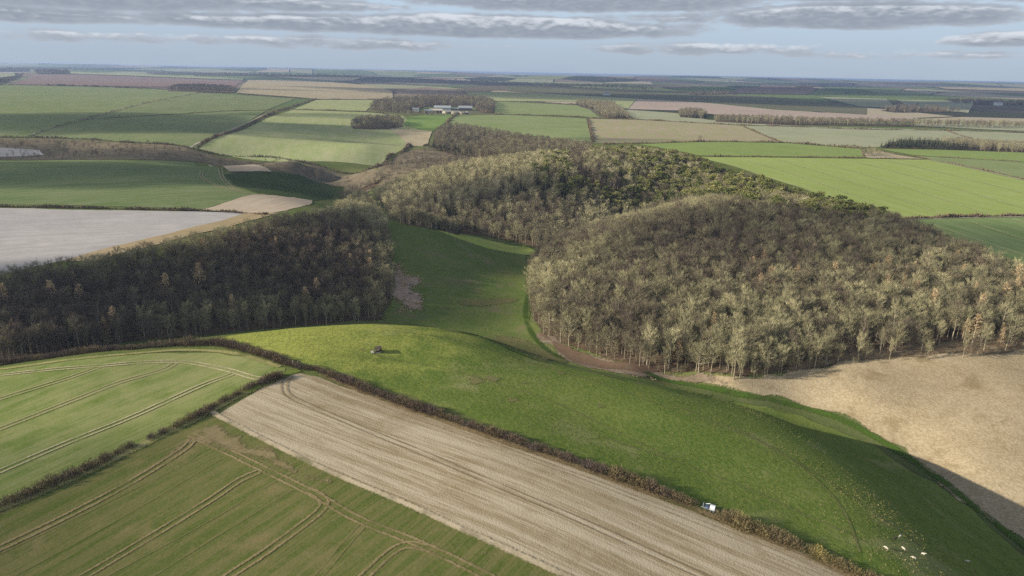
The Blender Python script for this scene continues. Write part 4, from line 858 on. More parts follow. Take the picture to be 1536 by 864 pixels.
def plant(wood, step, mixfn, hfn, tonefn, skip_in=None):
    x, y = fill(WOOD[wood], step)
    if wood == 'right':
        k = ~((edge_dist(WOOD[wood], x, y) < 16) & (x > 150) & (y < 350) & (rng.rand(len(x)) < .5)); x, y = x[k], y[k]
    for s in (skip_in or []): k = ~inside(WOOD[s], x, y); x, y = x[k], y[k]
    az = np.degrees(np.arctan2(x, y)); k = np.abs(az) < 46; x, y = x[k], y[k]
    z = H(x, y); e = edge_dist(WOOD[wood], x, y); u = rng.rand(len(x))
    kinds = mixfn(x, y, u, e); hh = hfn(x, y, e, kinds); tt = tonefn(x, y, e)
    if wood == 'pine': tt = tt - .3*(kinds != 'pine')
    for i in range(len(x)): ALL.append((kinds[i], rng.randint(len(PROTO[kinds[i]])), x[i], y[i], z[i], hh[i], float(np.clip(tt[i], 0, 1)), wood, e[i]))
def pick(*w):
    """w: (kind, share) pairs; a share may vary over the ground"""
    def f(x, y, u, e):
        out = np.full(len(x), w[-1][0], dtype=object); acc = np.zeros(len(x)); done = np.zeros(len(x), bool)
        for k, s in w[:-1]:
            acc = acc + (s(x, y, e) if callable(s) else s); m = (u < acc) & ~done; out[m] = k; done |= m
        return out
    return f
def hts(lo, hi, con=None):
    def f(x, y, e, kinds):
        h = rng.uniform(lo, hi, len(x))*(.86+.14*np.clip(e/8, 0, 1)); 
        for i, k in enumerate(kinds):
            if k in ('spruce', 'larch') and con: h[i] *= con
        return h
    return f
nz = lambda s: (lambda x, y, e: rng.normal(0, s, len(x)))
def bump(x, y, cx, cy, r): return np.exp(-((x-cx)**2+(y-cy)**2)/(r*r))
def right_tone(x, y, e):
    # straw low on the right; lit ridge and corner, shaded upper wood painted in
    t = .20 + .20*wave(x, y, 26, 2) + .22*bump(x, y, 215, 345, 62) + .36*bump(x, y, 24, 425, 28) + .30*bump(x, y, 140, 575, 52) + .18*bump(x, y, 110, 330, 40)
    t = t - .16*bump(x, y, 240, 475, 70) - .12*bump(x, y, 60, 350, 30) - .10*bump(x, y, 130, 430, 45)
    return t + rng.normal(0, .17, len(x)) + .08*(e < 8)
plant('right', 4.3, pick(('larch', lambda x, y, e: .10*(wave(x, y, 31, 1) > .5)*(y < 420)), ('oak', .42), ('ash', .48)), hts(11, 19.5),
      lambda x, y, e: right_tone(x, y, e), ['pine'])
plant('back', 5.4, pick(('spruce', lambda x, y, e: .05 + .62*np.exp(-(((y-640-.35*x)/26.)**2))*(x > -70)*(x < 120)), ('pine', lambda x, y, e: .5*np.clip((x-10)/80, 0, 1)*(y > 640)), ('oak', .45), ('ash', .3)), hts(11, 16, 1.0),
      lambda x, y, e: .62 + .26*wave(x, y, 40, 3) + rng.normal(0, .22, len(x)) - .45*(y < 640)*(x < 60), ['pine'])  # tone drop paints the hill's shade over the low left part
plant('pine', 5.6, pick(('pine', lambda x, y, e: .40*np.clip((x-75)/60, .15, 1) + .40*(e < 12)*(x > 140)), ('oak', .3), ('ash', .2)), hts(12, 18), lambda x, y, e: .82 - .45*(e < 14) + rng.normal(0, .25, len(x)))  # paler inner tone paints in sunlight on the crowns; outer edge darker
plant('left', 4.4, pick(('larch', .022), ('spruce', .012), ('oak', .4), ('ash', .5)), hts(10.5, 15.5),
      lambda x, y, e: .02 + .14*wave(x, y, 20, 4) + rng.normal(0, .13, len(x)) + .38*(e < 14)*(y > 300) + .3*(y > 470))  # low tone paints in the wood's shade, paler edges its sunlit tops
plant('leftspur', 5.6, pick(('oak', .6), ('ash', .4)), hts(9, 13), lambda x, y, e: .65 + rng.normal(0, .1, len(x)))
plant('scrubwood', 7.5, pick(('spruce', lambda x, y, e: .05 + .6*(x < -60)*(y < 1230)), ('oak', .7), ('ash', .3)), hts(10, 15), lambda x, y, e: .28 + rng.normal(0, .12, len(x)))
plant('scrubfloor', 7, pick(('oak', .9), ('spruce', .1)), hts(7, 11), lambda x, y, e: .18 + rng.normal(0, .1, len(x)))
plant('scrubbank', 15, pick(('oak', .9), ('ash', .1)), hts(3, 8), lambda x, y, e: .08 + rng.normal(0, .15, len(x)))
plant('scrubvalley', 9, pick(('oak', .8), ('ash', .2)), hts(3, 9), lambda x, y, e: .12 + rng.normal(0, .12, len(x)))
plant('farmfront', 13, pick(('oak', .7), ('ash', .3)), hts(7, 12), lambda x, y, e: .3 + rng.normal(0, .12, len(x)))
plant('farm', 11, pick(('oak', .6), ('ash', .4)), hts(10, 24), lambda x, y, e: .22 + rng.normal(0, .12, len(x)))
plant('clump', 10, pick(('pine', lambda x, y, e: .9*(x < -365)), ('oak', .6), ('ash', .4)), hts(15, 21), lambda x, y, e: .22 + rng.normal(0, .1, len(x)))
plant('tee', 10, pick(('spruce', .25), ('oak', .6), ('larch', .15)), hts(13, 17), lambda x, y, e: .42 + rng.normal(0, .1, len(x)))
plant('block', 10, pick(('spruce', .45), ('oak', .55)), hts(16, 20), lambda x, y, e: .3 + rng.normal(0, .1, len(x)))
plant('belt', 12, pick(('oak', .5), ('ash', .5)), hts(14, 19), lambda x, y, e: .28 + rng.normal(0, .1, len(x)))
plant('conifer', 9, pick(('spruce', lambda x, y, e: .93*(x < 760)+.1), ('oak', .9)), hts(12, 15), lambda x, y, e: .4 + rng.normal(0, .1, len(x)))
plant('copse', 8, pick(('oak', 1.0), ('ash', 0.0)), hts(8, 12), lambda x, y, e: .35 + rng.normal(0, .1, len(x)))
plant('corner', 22, pick(('oak', .5), ('ash', .5)), hts(16, 22), lambda x, y, e: .1 + rng.normal(0, .06, len(x)))
plant('purple', 15, pick(('oak', .5), ('ash', .5)), hts(14, 18), lambda x, y, e: .1 + rng.normal(0, .08, len(x)))
for w in ('farleft', 'farblock'): plant(w, 36, pick(('oak', .8), ('spruce', .2)), hts(28, 36), lambda x, y, e: .1 + rng.normal(0, .06, len(x)))
for w in [k for k in WOOD if k.startswith('dusk')]:
    plant(w, max(26, 0.007*float(np.median([math.hypot(*p) for p in WOOD[w]]))), pick(('spruce', .35), ('oak', .65)), hts(13, 22), lambda x, y, e: .1 + rng.normal(0, .06, len(x)))
for wood in ('right', 'left', 'back'):      # brambles and saplings along the wood edges
    x, y = fill(WOOD[wood], 3.0); e = edge_dist(WOOD[wood], x, y); k = (e < 5.5) & (rng.rand(len(x)) < .45) & (np.abs(np.degrees(np.arctan2(x, y))) < 42); x, y, e = x[k], y[k], e[k]; z = H(x, y)
    for i in range(len(x)): ALL.append(('oak', rng.randint(4), x[i], y[i], z[i], rng.uniform(1.6, 4.6), float(np.clip(rng.normal(.28 if wood != 'left' else .1, .15), 0, 1)), wood, e[i]))
# which of them stand as single trees: those that show largest
AX, AY, AZ_, AH = (np.array([a[i] for a in ALL], float) for i in (2, 3, 4, 5))
vis = seen(AX, AY, AZ_ + AH*.75)
dist = np.hypot(AX, AY)
frontness = np.array([a[8] for a in ALL])
PLACE = dict(right=('the wood above the dry grass', 'trees of the right hand wood'), back=('the sunlit wood behind the valley', 'trees of the wood behind the valley'),
             pine=('the hill top wood', 'trees along the top of the hill wood'), left=('the dark left wood', 'trees of the dark left wood'),
             leftspur=('the sunny end of the dark wood', 'trees of the sunny spur'), scrubwood=('the scrubby wood below the farm', 'trees of the scrubby wood'))
WORDS = dict(ash=('bare_tree', 'upright bare tree', ('dark', 'brown', 'olive grey', 'pale straw'), 'tree'), oak=('bare_tree', 'rounded bare tree', ('dark', 'brown', 'olive grey', 'pale straw'), 'tree'),
             larch=('larch_tree', 'leafless larch', ('dull tan', 'tan', 'pale tan', 'pale tan'), 'larch'), spruce=('spruce_tree', 'pointed spruce', ('dark green',)*4, 'spruce'), pine=('pine_tree', 'ragged pine', ('dark green', 'mid green', 'yellow green', 'pale yellow green'), 'pine'))
def tree_label(k, h, tone, e, w, x, y):
    hh = h/HEIGHT0[k]; size = 'tall' if hh > 1.02 else 'short' if hh < .84 else 'middling'
    if w == 'pine': row = 'on the outer edge of' if e < 9 else 'inside'
    else: row = 'at the front of' if e < 9 else 'deep in' if e > 30 else 'inside'
    if k == 'pine' and row == 'inside': row = 'in the far part of' if y > 760 else 'in the middle of' if y > 640 else 'in the near part of'
    if k == 'spruce' and w == 'back': row = 'at the left end of' if x < -15 else 'in the middle of' if x < 45 else 'at the gully end of'
    return ' '.join((size, WORDS[k][2][min(3, int(max(0, tone-.05)/.2))], WORDS[k][1], row, PLACE[w][0]))
single = np.zeros(len(ALL), bool)
for names, limit in ((('ash', 'oak'), 286), (('larch',), 90), (('spruce',), 130), (('pine',), 240)):
    c = [i for i, a in enumerate(ALL) if a[0] in names and vis[i] and a[7] in PLACE and a[5] > 7]
    c.sort(key=lambda i: (dist[i] - (60 if frontness[i] < 9 and AY[i] < 420 else 0))/AH[i]); single[c[:limit]] = True
def stand(kind, var, x, y, z, h, tone, label, group=None, rz=None, wide=1.0):
    nm, _, _, cat = WORDS[kind]
    t = empty(nm, (x, y, z), rng.uniform(0, 6.28) if rz is None else rz); s = h/HEIGHT0[kind]; t.scale = (s*wide, s*wide, s)
    tag(t, label, cat, group)
    for part, me in zip(('trunk', 'crown'), PROTO[kind][var]):
        o = link(part, me, None, t); o['tone'] = tone
    return t
for i in np.where(single)[0]:
    k, v, x, y, z, h, tone, w, e = ALL[i]
    stand(k, v, x, y, z, h, tone, tree_label(k, h, tone, e, w, x, y), PLACE[w][1], None, rng.uniform(.75, 1.35))
MASS = dict(right='bare winter trees deep inside the right hand wood', back='mass of sunlit bare trees in the wood behind the valley', pine='mixed bare trees and pines along the hill top', left='bare trees deep in the dark left wood',
            leftspur='bare trees on the sunny spur', scrubwood='grey scrubby wood below the farm', scrubfloor='dark scrub trees in the valley bottom below the hollow', scrubbank='scattered bushes on the brown scrub bank', scrubvalley='dark scrub and small trees in the bare valley below the farm', farmfront='small garden trees in front of the farm buildings', farm='grey bare wood sheltering the farm', clump='small dense clump of trees in the wide pale field',
            tee='t shaped tan plantation beyond the meadow', block='small square plantation beyond the striped field', belt='long grey shelter belt of bare trees', conifer='dark conifer belt on the right',
            copse='little copse in the wedge shaped field', corner='dark roadside trees at the far left', purple='purple grey wood beside the tan strip field', farleft='dark distant trees at the left skyline', farblock='dark distant block of trees on the left')
for w in WOOD:
    ix = [i for i, a in enumerate(ALL) if a[7] == w and not single[i]]
    if not ix: continue
    n = len(ix)
    sz = np.array([[s*q, s*q, s] for s, q in zip([ALL[i][5]/HEIGHT0[ALL[i][0]] for i in ix], rng.uniform(.75, 1.4, n))])
    if w.startswith('dusk') or w in ('farleft', 'farblock', 'corner'): sz[:, :2] *= 1.7
    mass('woodland', MASS.get(w, 'dark far off wood on the hazy plain'), [(ALL[i][2], ALL[i][3], ALL[i][4]) for i in ix], [IDX[ALL[i][0]][ALL[i][1]] for i in ix], rng.uniform(0, 6.28, n), sz, [ALL[i][6] for i in ix])
for kind, label, x, y, h in TREES:
    z = hz(x, y)
    if kind == 'larch': stand('larch', rng.randint(3), x, y, z, h, .9, label, 'pale larches in the dark left wood', wide=1.3)
    elif kind == 'fir': stand('spruce', 0, x, y, z, h, .3, label, wide=1.2)
    elif 'thin row' in label: stand(kind, rng.randint(4), x, y, z, h*rng.uniform(.8, 1.3), .2, label, 'small trees in the thin row across the far fields')
    else: stand(kind, rng.randint(4), x, y, z, h, .75 if 'pale' in label else .5 if 'olive' in label else .22, label, wide=1.45 if 'broad' in label else 1.15)

# ------------------------------------------------------------------ hedges
SHRUBS = [shrub(81+i, 3.0, 1.9, 420) for i in range(4)]
THORNS = [shrub(91+i, 2.0, 1.25, 260, .07) for i in range(3)]
for me in SHRUBS+THORNS: me.materials.append(M['shrub'])
def hedge(kind, label, h, width, pts, k):
    r = random.Random(200+k)
    if kind == 'near':
        gappy = 'gappy' in label; line = smooth_line(pts, .85 if not gappy else .8)
        o = empty('hedge', (*line[0], hz(*line[0]))); tag(o, label, 'hedge'); inv = Vector(o.location)
        n = 0; w0 = r.uniform(0, 9)
        for i, p in enumerate(line):
            if math.hypot(*p) > 420 or n >= 298: break
            if abs(math.degrees(math.atan2(p[0], p[1]))) > 44: continue
            g = math.sin(i*.21+w0)+.7*math.sin(i*.083+2*w0)+.5*math.sin(i*.9)
            if gappy and g < -1.6: continue
            me = r.choice(THORNS if gappy else SHRUBS)
            q = (p[0]+r.gauss(0, .3*width/3), p[1]+r.gauss(0, .3*width/3))
            s = link('shrub', me, None, o); s.location = Vector((q[0], q[1], hz(*q)-.1))-inv
            b = h/(2.0 if gappy else 3.0)*(.80+.13*g)*r.uniform(.85, 1.1); s.scale = (b*width/3.6*r.uniform(.85, 1.15), b*width/3.6*r.uniform(.85, 1.15), b*r.uniform(.9, 1.1)); s.rotation_euler = (0, 0, r.uniform(0, 6.28))
            yel = .25*(p[0] > 25)+.3*(p[0] > 55)
            s['tone'] = min(1, max(0, (.18 if gappy else .15+yel) + .25*math.sin(i*.37+w0)*.6 + r.gauss(0, .14))); n += 1
        return
    G = Geo(); line = smooth_line(pts, 1.5 if math.hypot(*pts[0]) < 900 else 3.0); thin = 'row of bushes' in label or 'bushes' in label or 'ragged' in label; w0 = r.uniform(0, 9)
    for i, p in enumerate(line):
        d = math.hypot(*p); g = math.sin(i*.31+w0)+.8*math.sin(i*.113+w0)+r.gauss(0, .5)
        if thin and g < .1: continue
        if not thin and g < -1.9: continue
        z = hz(*p); hh = h*(.75+.16*g)
        if hh < .5: continue
        for _ in range(16 if d < 900 else 12):
            q = rv(r); s = Vector((p[0]+q.x*width*.38, p[1]+q.y*width*.38, z-.2+abs(q.z)*hh*.55))
            G.sliver(s, Vector((q.x*.5, q.y*.5, .6+abs(q.z)*.5))*hh*.62, max(.5, hh*.34), r)
    o = link('hedge', G.mesh('hedge'), M['shrub']); tag(o, label, 'hedge'); o['tone'] = .12 if 'dark' in label else .3
for k, (kind, label, h, width, pts) in enumerate(HEDGES): hedge(kind, label, h, width, pts, k)

# ------------------------------------------------------------------ rough grass
def tufts(label, polys, n, tone, size, seed, fade=12):
    r = np.random.RandomState(seed); P, tn, sc = [], [], []
    for poly, share in polys:
        A = np.array(poly); lo, hi = A.min(0), A.max(0); m = int(n*share)
        x = r.uniform(lo[0], hi[0], m*3); y = r.uniform(lo[1], hi[1], m*3); w = np.hypot(x, y)
        k = inside(poly, x, y) & (np.abs(np.degrees(np.arctan2(x, y))) < 42) & (w > 95); x, y, w = x[k][:m], y[k][:m], w[k][:m]
        c = wave(x, y, 5.3, seed)*.35 + wave(y, x, 11, seed+1)*.35 + wave(x, y, 29, seed+2)*.3; c = np.clip((c-.5)*2.2+.5, 0, 1)
        k = r.rand(len(x)) < (.05+1.0*c**1.5)*np.clip(edge_dist(poly, x, y)/fade, 0, 1); x, y, c = x[k], y[k], c[k]
        P.append(np.column_stack([x, y, H(x, y)+lift(x, y, 1.0)])); tn.append(np.clip(tone + (c-.5)*.5 + r.normal(0, .13, len(x)), 0, 1)); s = size*r.uniform(.5, 1.25, len(x)); sc.append(np.column_stack([s, s, s*r.uniform(.6, 1.1, len(x))]))
    P, tn, sc = np.concatenate(P), np.concatenate(tn), np.concatenate(sc)
    mass('rough_grass', label, P, r.randint(0, 3, len(P)), r.uniform(0, 6.28, len(P)), sc, tn, GN_TUFTS)
FP = {f[0]: f[4] for f in FIELDS}
tufts('tussocks of grass over the green pasture', [(FP['pasture'], .7), (FP['valley_pasture'], .3)], 60000, .28, .42, 1)
tufts('tussocks of grass on the far valley side', [(FP['nose_pasture'], 1.0)], 16000, .28, .7, 2)
tufts('pale dead brushwood on the valley side below the dark wood', [(FP['bare_scrub_patch'], 1.0)], 900, .95, 2.8, 4, 2)
tufts('brown tufts scattered over the dry grass slope', [(FP['dry_grass_slope'], 1.0)], 12000, .66, .75, 9)
tufts('pale tussocks in drifts across the green pasture', [(FP['pasture'], 1.0)], 9000, .50, .42, 6)
tufts('dead grass and brush on the bank at the foot of the right hand wood', [(FP['leaf_litter_bank'], 1.0)], 1800, .9, .8, 8, 2)
tufts('yellow tussocks lit along the edge of the shaded slope beside the sheep', [(TUSSOCK_EDGE, 1.0)], 5000, .48, .6, 7)
tufts('dry tufts of tan grass on the slope below the wood', [(FP['dry_grass_slope'], 1.0)], 26000, .85, .6, 3)
# ------------------------------------------------------------------ plain materials for built things
def paint(name, col, rough=.7, metal=0.0, vary=.25, scale=1.5):
    m, g = newmat(name); n = g.noise(pos(g), scale, 4, .65)
    c = g.mix(g.smooth(n, .3, .7), tuple(q*(1-vary) for q in col), col)
    out = g.new('ShaderNodeOutputMaterial'); b = g.new('ShaderNodeBsdfPrincipled'); g.l.new(c, b.inputs['Base Color'])
    b.inputs['Roughness'].default_value = rough; b.inputs['Metallic'].default_value = metal
    g.l.new(b.outputs[0], out.inputs[0]); return m
for k, c, r_ in (('white', (.60, .65, .70), .5), ('blue', (.05, .085, .17), .5), ('steel', (.30, .31, .32), .5), ('rubber', (.02, .02, .02), .9), ('weathered', (.17, .14, .11), .9), ('greytimber', (.36, .34, .31), .9),
                ('darktimber', (.035, .028, .022), .9), ('fleece', (.50, .47, .39), 1.0), ('darkfleece', (.035, .025, .02), 1.0), ('face', (.10, .08, .065), .9), ('cream', (.36, .32, .26), .9), ('greyroof', (.34, .38, .40), .7),
                ('whiteroof', (.27, .29, .32), .8), ('slate', (.20, .235, .27), .7), ('opening', (.03, .028, .025), .9), ('tanroof', (.50, .45, .37), .9), ('brickwall', (.33, .22, .16), .9), ('glass', (.05, .06, .075), .2), ('hay', (.42, .33, .17), 1.0)):
    M[k] = paint(k, c, r_)
def prism(pts, axis_len, along='y'):
    """a closed outline in x,z pushed along y"""
    n = len(pts); v = [(x, -axis_len/2, z) for x, z in pts] + [(x, axis_len/2, z) for x, z in pts]
    f = [tuple(range(n))[::-1], tuple(range(n, 2*n))] + [(i, (i+1) % n, n+(i+1) % n, n+i) for i in range(n)]
    return v, f
def boxg(cx, cy, cz, sx, sy, sz):
    v = [(cx+a*sx/2, cy+b*sy/2, cz+c*sz/2) for a in (-1, 1) for b in (-1, 1) for c in (-1, 1)]
    return v, [(0, 1, 3, 2), (4, 6, 7, 5), (0, 4, 5, 1), (2, 3, 7, 6), (0, 2, 6, 4), (1, 5, 7, 3)]
def solid(name, gs, mat, parent=None, bevel=0.0, smooth=False):
    bm = bmesh.new()
    for v, f in gs:
        vs = [bm.verts.new(q) for q in v]
        for q in f: bm.faces.new([vs[i] for i in q])
    bmesh.ops.recalc_face_normals(bm, faces=bm.faces[:])
    if bevel: bmesh.ops.bevel(bm, geom=bm.edges[:], offset=bevel, segments=2, affect='EDGES')
    me = bpy.data.meshes.new(name); bm.to_mesh(me); bm.free()
    if smooth: me.polygons.foreach_set('use_smooth', np.ones(len(me.polygons), bool))
    return link(name, me, M[mat], parent)
def rod(a, b, r, n=8):
    g = Geo(); g.tube(a, b, r, r, n); k = len(g.v)
    return [tuple(q) for q in g.v], g.f + [tuple(range(n))[::-1], tuple(range(n, 2*n))]

# ------------------------------------------------------------------ sheep
def skin_body(name, pts, edges, radii, mat, parent):
    bm = bmesh.new(); sk = bm.verts.layers.skin.verify(); vs = [bm.verts.new(q) for q in pts]
    for i, v in enumerate(vs): v[sk].radius = radii[i]; v[sk].use_root = i == 0
    for i, j in edges: bm.edges.new((vs[i], vs[j]))
    me = bpy.data.meshes.new(name); bm.to_mesh(me); bm.free()
    o = bpy.data.objects.new(name, me); COL.objects.link(o)
    o.modifiers.new('skin', 'SKIN'); sb = o.modifiers.new('sub', 'SUBSURF'); sb.levels = sb.render_levels = 2
    dg = bpy.context.evaluated_depsgraph_get(); dg.update()
    fin = bpy.data.meshes.new_from_object(o.evaluated_get(dg)); fin.name = name
    bpy.data.objects.remove(o); fin.materials.clear(); fin.materials.append(M[mat])
    fin.polygons.foreach_set('use_smooth', np.ones(len(fin.polygons), bool))
    return fin
def sheep_mesh(mat, graze):
    # pelvis, loin, chest, neck, head, muzzle, tail, then four legs with knee/hock and hoof
    hd = [(.80, 0, .42), (.95, 0, .22)] if graze else [(.80, 0, 1.02), (1.0, 0, .94)]
    p = [(-.45, 0, .66), (-.1, 0, .64), (.32, 0, .66), (.60, 0, .70 if graze else .86)] + hd + [(-.68, 0, .58)]
    r = [(.26, .27), (.30, .31), (.27, .29), (.15, .17), (.10, .12), (.055, .06), (.05, .05)]
    e = [(0, 1), (1, 2), (2, 3), (3, 4), (4, 5), (0, 6)]
    for (x, k, back) in ((-.45, 0, 1), (.34, 2, 0)):
        for s in (-1, 1):
            b = len(p); p += [(x, s*.17, .44), (x-.08*back+.0*(1-back), s*.17, .24), (x+.02*back, s*.17, .02)]; r += [(.09, .10), (.045, .045), (.045, .045)]
            e += [(k, b), (b, b+1), (b+1, b+2)]
    return skin_body('sheep', p, e, r, mat, None)
SH = {('fleece', 1): sheep_mesh('fleece', 1), ('fleece', 0): sheep_mesh('fleece', 0), ('darkfleece', 1): sheep_mesh('darkfleece', 1)}
def ears(o, graze):
    x, z = (.78, .47) if graze else (.80, 1.08)
    for s in (-1, 1):
        solid('ear', [([(x, s*.06, z), (x-.06, s*.20, z+.02), (x+.02, s*.10, z-.05)], [(0, 1, 2)])], 'face', o)
SL = ['white sheep at the left edge of the small flock', 'dark brown sheep among the white flock', 'white sheep at the top of the flock beside the shaded slope', 'white sheep in the middle of the flock', 'white sheep at the right edge of the close flock',
      'white sheep lowest in the flock nearest the hedge', 'white sheep standing apart in the shade at far right']
for i, (x, y, dark) in enumerate(SHEEP):
    g = 0 if i in (4, 6) else 1; o = link('sheep', SH[('darkfleece' if dark else 'fleece', 1 if dark else g)])
    o.location = (x, y, hz(x, y)+lift(x, y, 1)); o.rotation_euler = (0, 0, (2.2, .4, -2.6, 1.9, -.6, 2.7, -.5)[i]); o.scale = (.76,)*3
    tag(o, SL[i], 'sheep', 'sheep grazing on the pasture edge'); ears(o, 1 if dark else g)

# ------------------------------------------------------------------ white and blue trailer in the gap of the hedge
def trailer():
    x, y = TRAILER[0]; t = empty('trailer', (x, y, hz(x, y)+lift(x, y, 1)), math.atan2(HEDGES[0][4][-1][1]-HEDGES[0][4][-3][1], HEDGES[0][4][-1][0]-HEDGES[0][4][-3][0]))
    t.scale = (.64,)*3
    tag(t, 'small white trailer with a dark blue end parked in the hedge gap', 'trailer')
    # rounded white body along x, dark end at +x
    prof = [(-.95, 0), (.95, 0), (1.0, .25), (1.0, 1.15), (.72, 1.55), (.3, 1.7), (-.3, 1.7), (-.72, 1.55), (-1.0, 1.15), (-1.0, .25)]
    v, f = prism(prof, 1.9); v = [(b, a, c+.75) for a, b, c in v]; v = [(q[0]+.6, q[1], q[2]) for q in v]
    solid('body', [(v, f)], 'white', t, .04)
    v, f = prism([(a*.90, .10+c*.90) for a, c in prof], .08); v = [(b+1.60, a, c+.75) for a, b, c in v]
    solid('end_panel', [(v, f)], 'blue', t, .02)
    solid('chassis', [boxg(-.3, 0, .62, 4.6, 1.5, .14)], 'steel', t, .02)
    solid('front_tank', [boxg(-1.55, -.1, 1.15, 1.35, 1.5, .9)], 'blue', t, .06)
    solid('drawbar', [rod((-2.5, .45, .6), (-3.9, 0, .5), .07), rod((-2.5, -.45, .6), (-3.9, 0, .5), .07), rod((-3.9, 0, .5), (-4.2, 0, .5), .09)], 'steel', t)
    solid('rail', [rod((-2.4, .75, 1.7), (-.6, .85, 2.3), .13), rod((-2.4, .75, .7), (-2.4, .75, 1.75), .06)], 'white', t)
    solid('leaning_panel', [boxg(-3.0, .2, 1.35, .10, 1.3, 1.7)], 'white', t, .02)
    for sx in (.1, 1.1):
        for s in (-1, 1):
            w = solid('wheel', [rod((sx, s*.92, .38), (sx, s*1.14, .38), .38, 18)], 'rubber', t)
            solid('rim', [rod((sx, s*1.141, .38), (sx, s*1.16, .38), .2, 12)], 'steel', w)
        solid('mudguard', [boxg(sx, -1.03, .84, .9, .28, .05), boxg(sx, 1.03, .84, .9, .28, .05)], 'steel', t, .01)
    solid('cross_brace', [rod((-2.2, -.85, .75), (-.95, -.85, 1.55), .04), rod((-2.2, -.85, 1.55), (-.95, -.85, .75), .04)], 'steel', t)
trailer()
# ------------------------------------------------------------------ hay feeder on the crest of the pasture
def feeder():
    x, y = FEEDER[0]; z = hz(x, y)+lift(x, y, 1); t = empty('hay_feeder', (x, y, z), .35)
    t.scale = (.85, .85, .72)
    tag(t, 'dark timber hay feeder standing on the worn patch of green pasture', 'feeder')
    for k in range(6): solid('plank', [boxg(1.3, 0, .2+k*.36, .09, 3.0, .33)], 'darktimber', t, .015)
    for k in range(5): solid('plank', [boxg(0, -1.5, .2+k*.30, 2.5, .09, .27)], 'darktimber' if k > 1 else 'greytimber', t, .015)
    for s in (-1, 1):
        for q in (-1.2, 1.36): solid('post', [boxg(q, s*1.42, 1.15, .14, .14, 2.3)], 'darktimber', t, .015)
    solid('sloping_roof', [([(1.5, -1.7, 2.45), (1.5, 1.7, 2.45), (-1.2, 1.7, 1.75), (-1.2, -1.7, 1.75), (1.5, -1.7, 2.55), (1.5, 1.7, 2.55), (-1.2, 1.7, 1.85), (-1.2, -1.7, 1.85)],
                            [(0, 1, 2, 3), (7, 6, 5, 4), (0, 4, 5, 1), (1, 5, 6, 2), (2, 6, 7, 3), (3, 7, 4, 0)])], 'darktimber', t)
    for k in range(6): solid('rack_bar', [rod((-1.2, -1.25+k*.5, .3), (-.5, -1.25+k*.5, 1.5), .035)], 'greytimber', t)
    solid('hay', [boxg(.2, 0, .55, 1.6, 2.6, .9)], 'hay', t, .2)
    tr = solid('trough', [boxg(-2.4, -.3, .25, 1.2, 2.8, .5)], 'greytimber', t, .08)
    P = [(x-2.0-4.2+a*3.2*k, y+.4+b*2.2*k) for a, b, k in [(math.cos(q/14*6.283), math.sin(q/14*6.283), .8+.3*math.sin(q*2.7)) for q in range(14)]]
    sheet('worn_soil', 'red_patch', 1.8, P, .4, 900)
M['red_patch'] = ground_mat('worn_red_soil', (.27, .155, .09), (.20, .165, .06), (.13, .15, .04), .3, .8, cmix=.8, soft=1.6)
M['pale_patch'] = ground_mat('worn_dry_patch', (.16, .16, .06), (.20, .17, .09), (.10, .14, .03), .3, .8, cmix=.9, soft=2.2)
feeder()
for i, (x, y) in enumerate(PATCHES):
    d = .55+.45*abs(math.sin(i*1.7)); P = [(x+math.cos(q/12*6.283)*5.5*d*(.8+.3*math.sin(q*2.1+i)), y+math.sin(q/12*6.283)*4.5*d*(.8+.3*math.cos(q*1.7+i))) for q in range(12)]
    sheet('worn_patch', 'pale_patch', 1.8, P, .7, 920+i)
for i, (x, y) in enumerate(GATE_POSTS):
    o = solid('gate_post', [rod((0, 0, -.3), (0, 0, 1.75), .14, 8), rod((0, 0, 1.75), (0, 0, 1.86), .10, 8)], 'greytimber'); o.location = (x, y, hz(x, y)+lift(x, y, 1))
    tag(o, ('left' if i == 0 else 'right') + ' hand pale gate post at the field corner beside the grey hedge', 'gate post', 'gate posts at the field corner')

# ------------------------------------------------------------------ the farm
def building(name, label, cat, x, y, L, W, Hh, roofh, rz, wall, roof, openings=0, win=0, rows=1, chimney=0, dark_front=False):
    t = empty(name, (x, y, hz(x, y)), rz); tag(t, label, cat)
    v, f = prism([(-W/2, 0), (W/2, 0), (W/2, Hh), (0, Hh+roofh), (-W/2, Hh)], L); v = [(b, a, c-1*(c == 0)) for a, b, c in v]
    solid('wall', [(v, f)], wall, t)
    for s in (-1, 1):
        a = (0, Hh+roofh+.25); b = (s*(W/2+.6), Hh-.10); th = .25
        pr = [a, b, (b[0], b[1]+th), (a[0], a[1]+th)]
        v, f = prism(pr, L+1.2); rf = solid('roof', [([(q[1], q[0], q[2]) for q in v], f)], roof, t)
    if chimney:
        for s in (-1, 1): solid('chimney', [boxg(s*L*.36, 0, Hh+roofh+.8, 1.1, 1.1, 2.2)], 'brickwall', rf)
    for k in range(openings):
        q = -L/2 + L*(k+.5)/openings; solid('doorway', [boxg(q, -W/2-.06, Hh*.42, L/openings*.72, .3, Hh*.84)], 'opening', t)
    for rr in range(rows if win else 0):
        for k in range(win):
            q = -L/2 + L*(k+.5)/win; wf = solid('window', [boxg(q, -W/2-.04, 1.6+rr*2.8, 1.5, .2, 1.5)], 'white', t); solid('pane', [boxg(q, -W/2-.15, 1.6+rr*2.8, 1.2, .06, 1.2)], 'glass', wf)
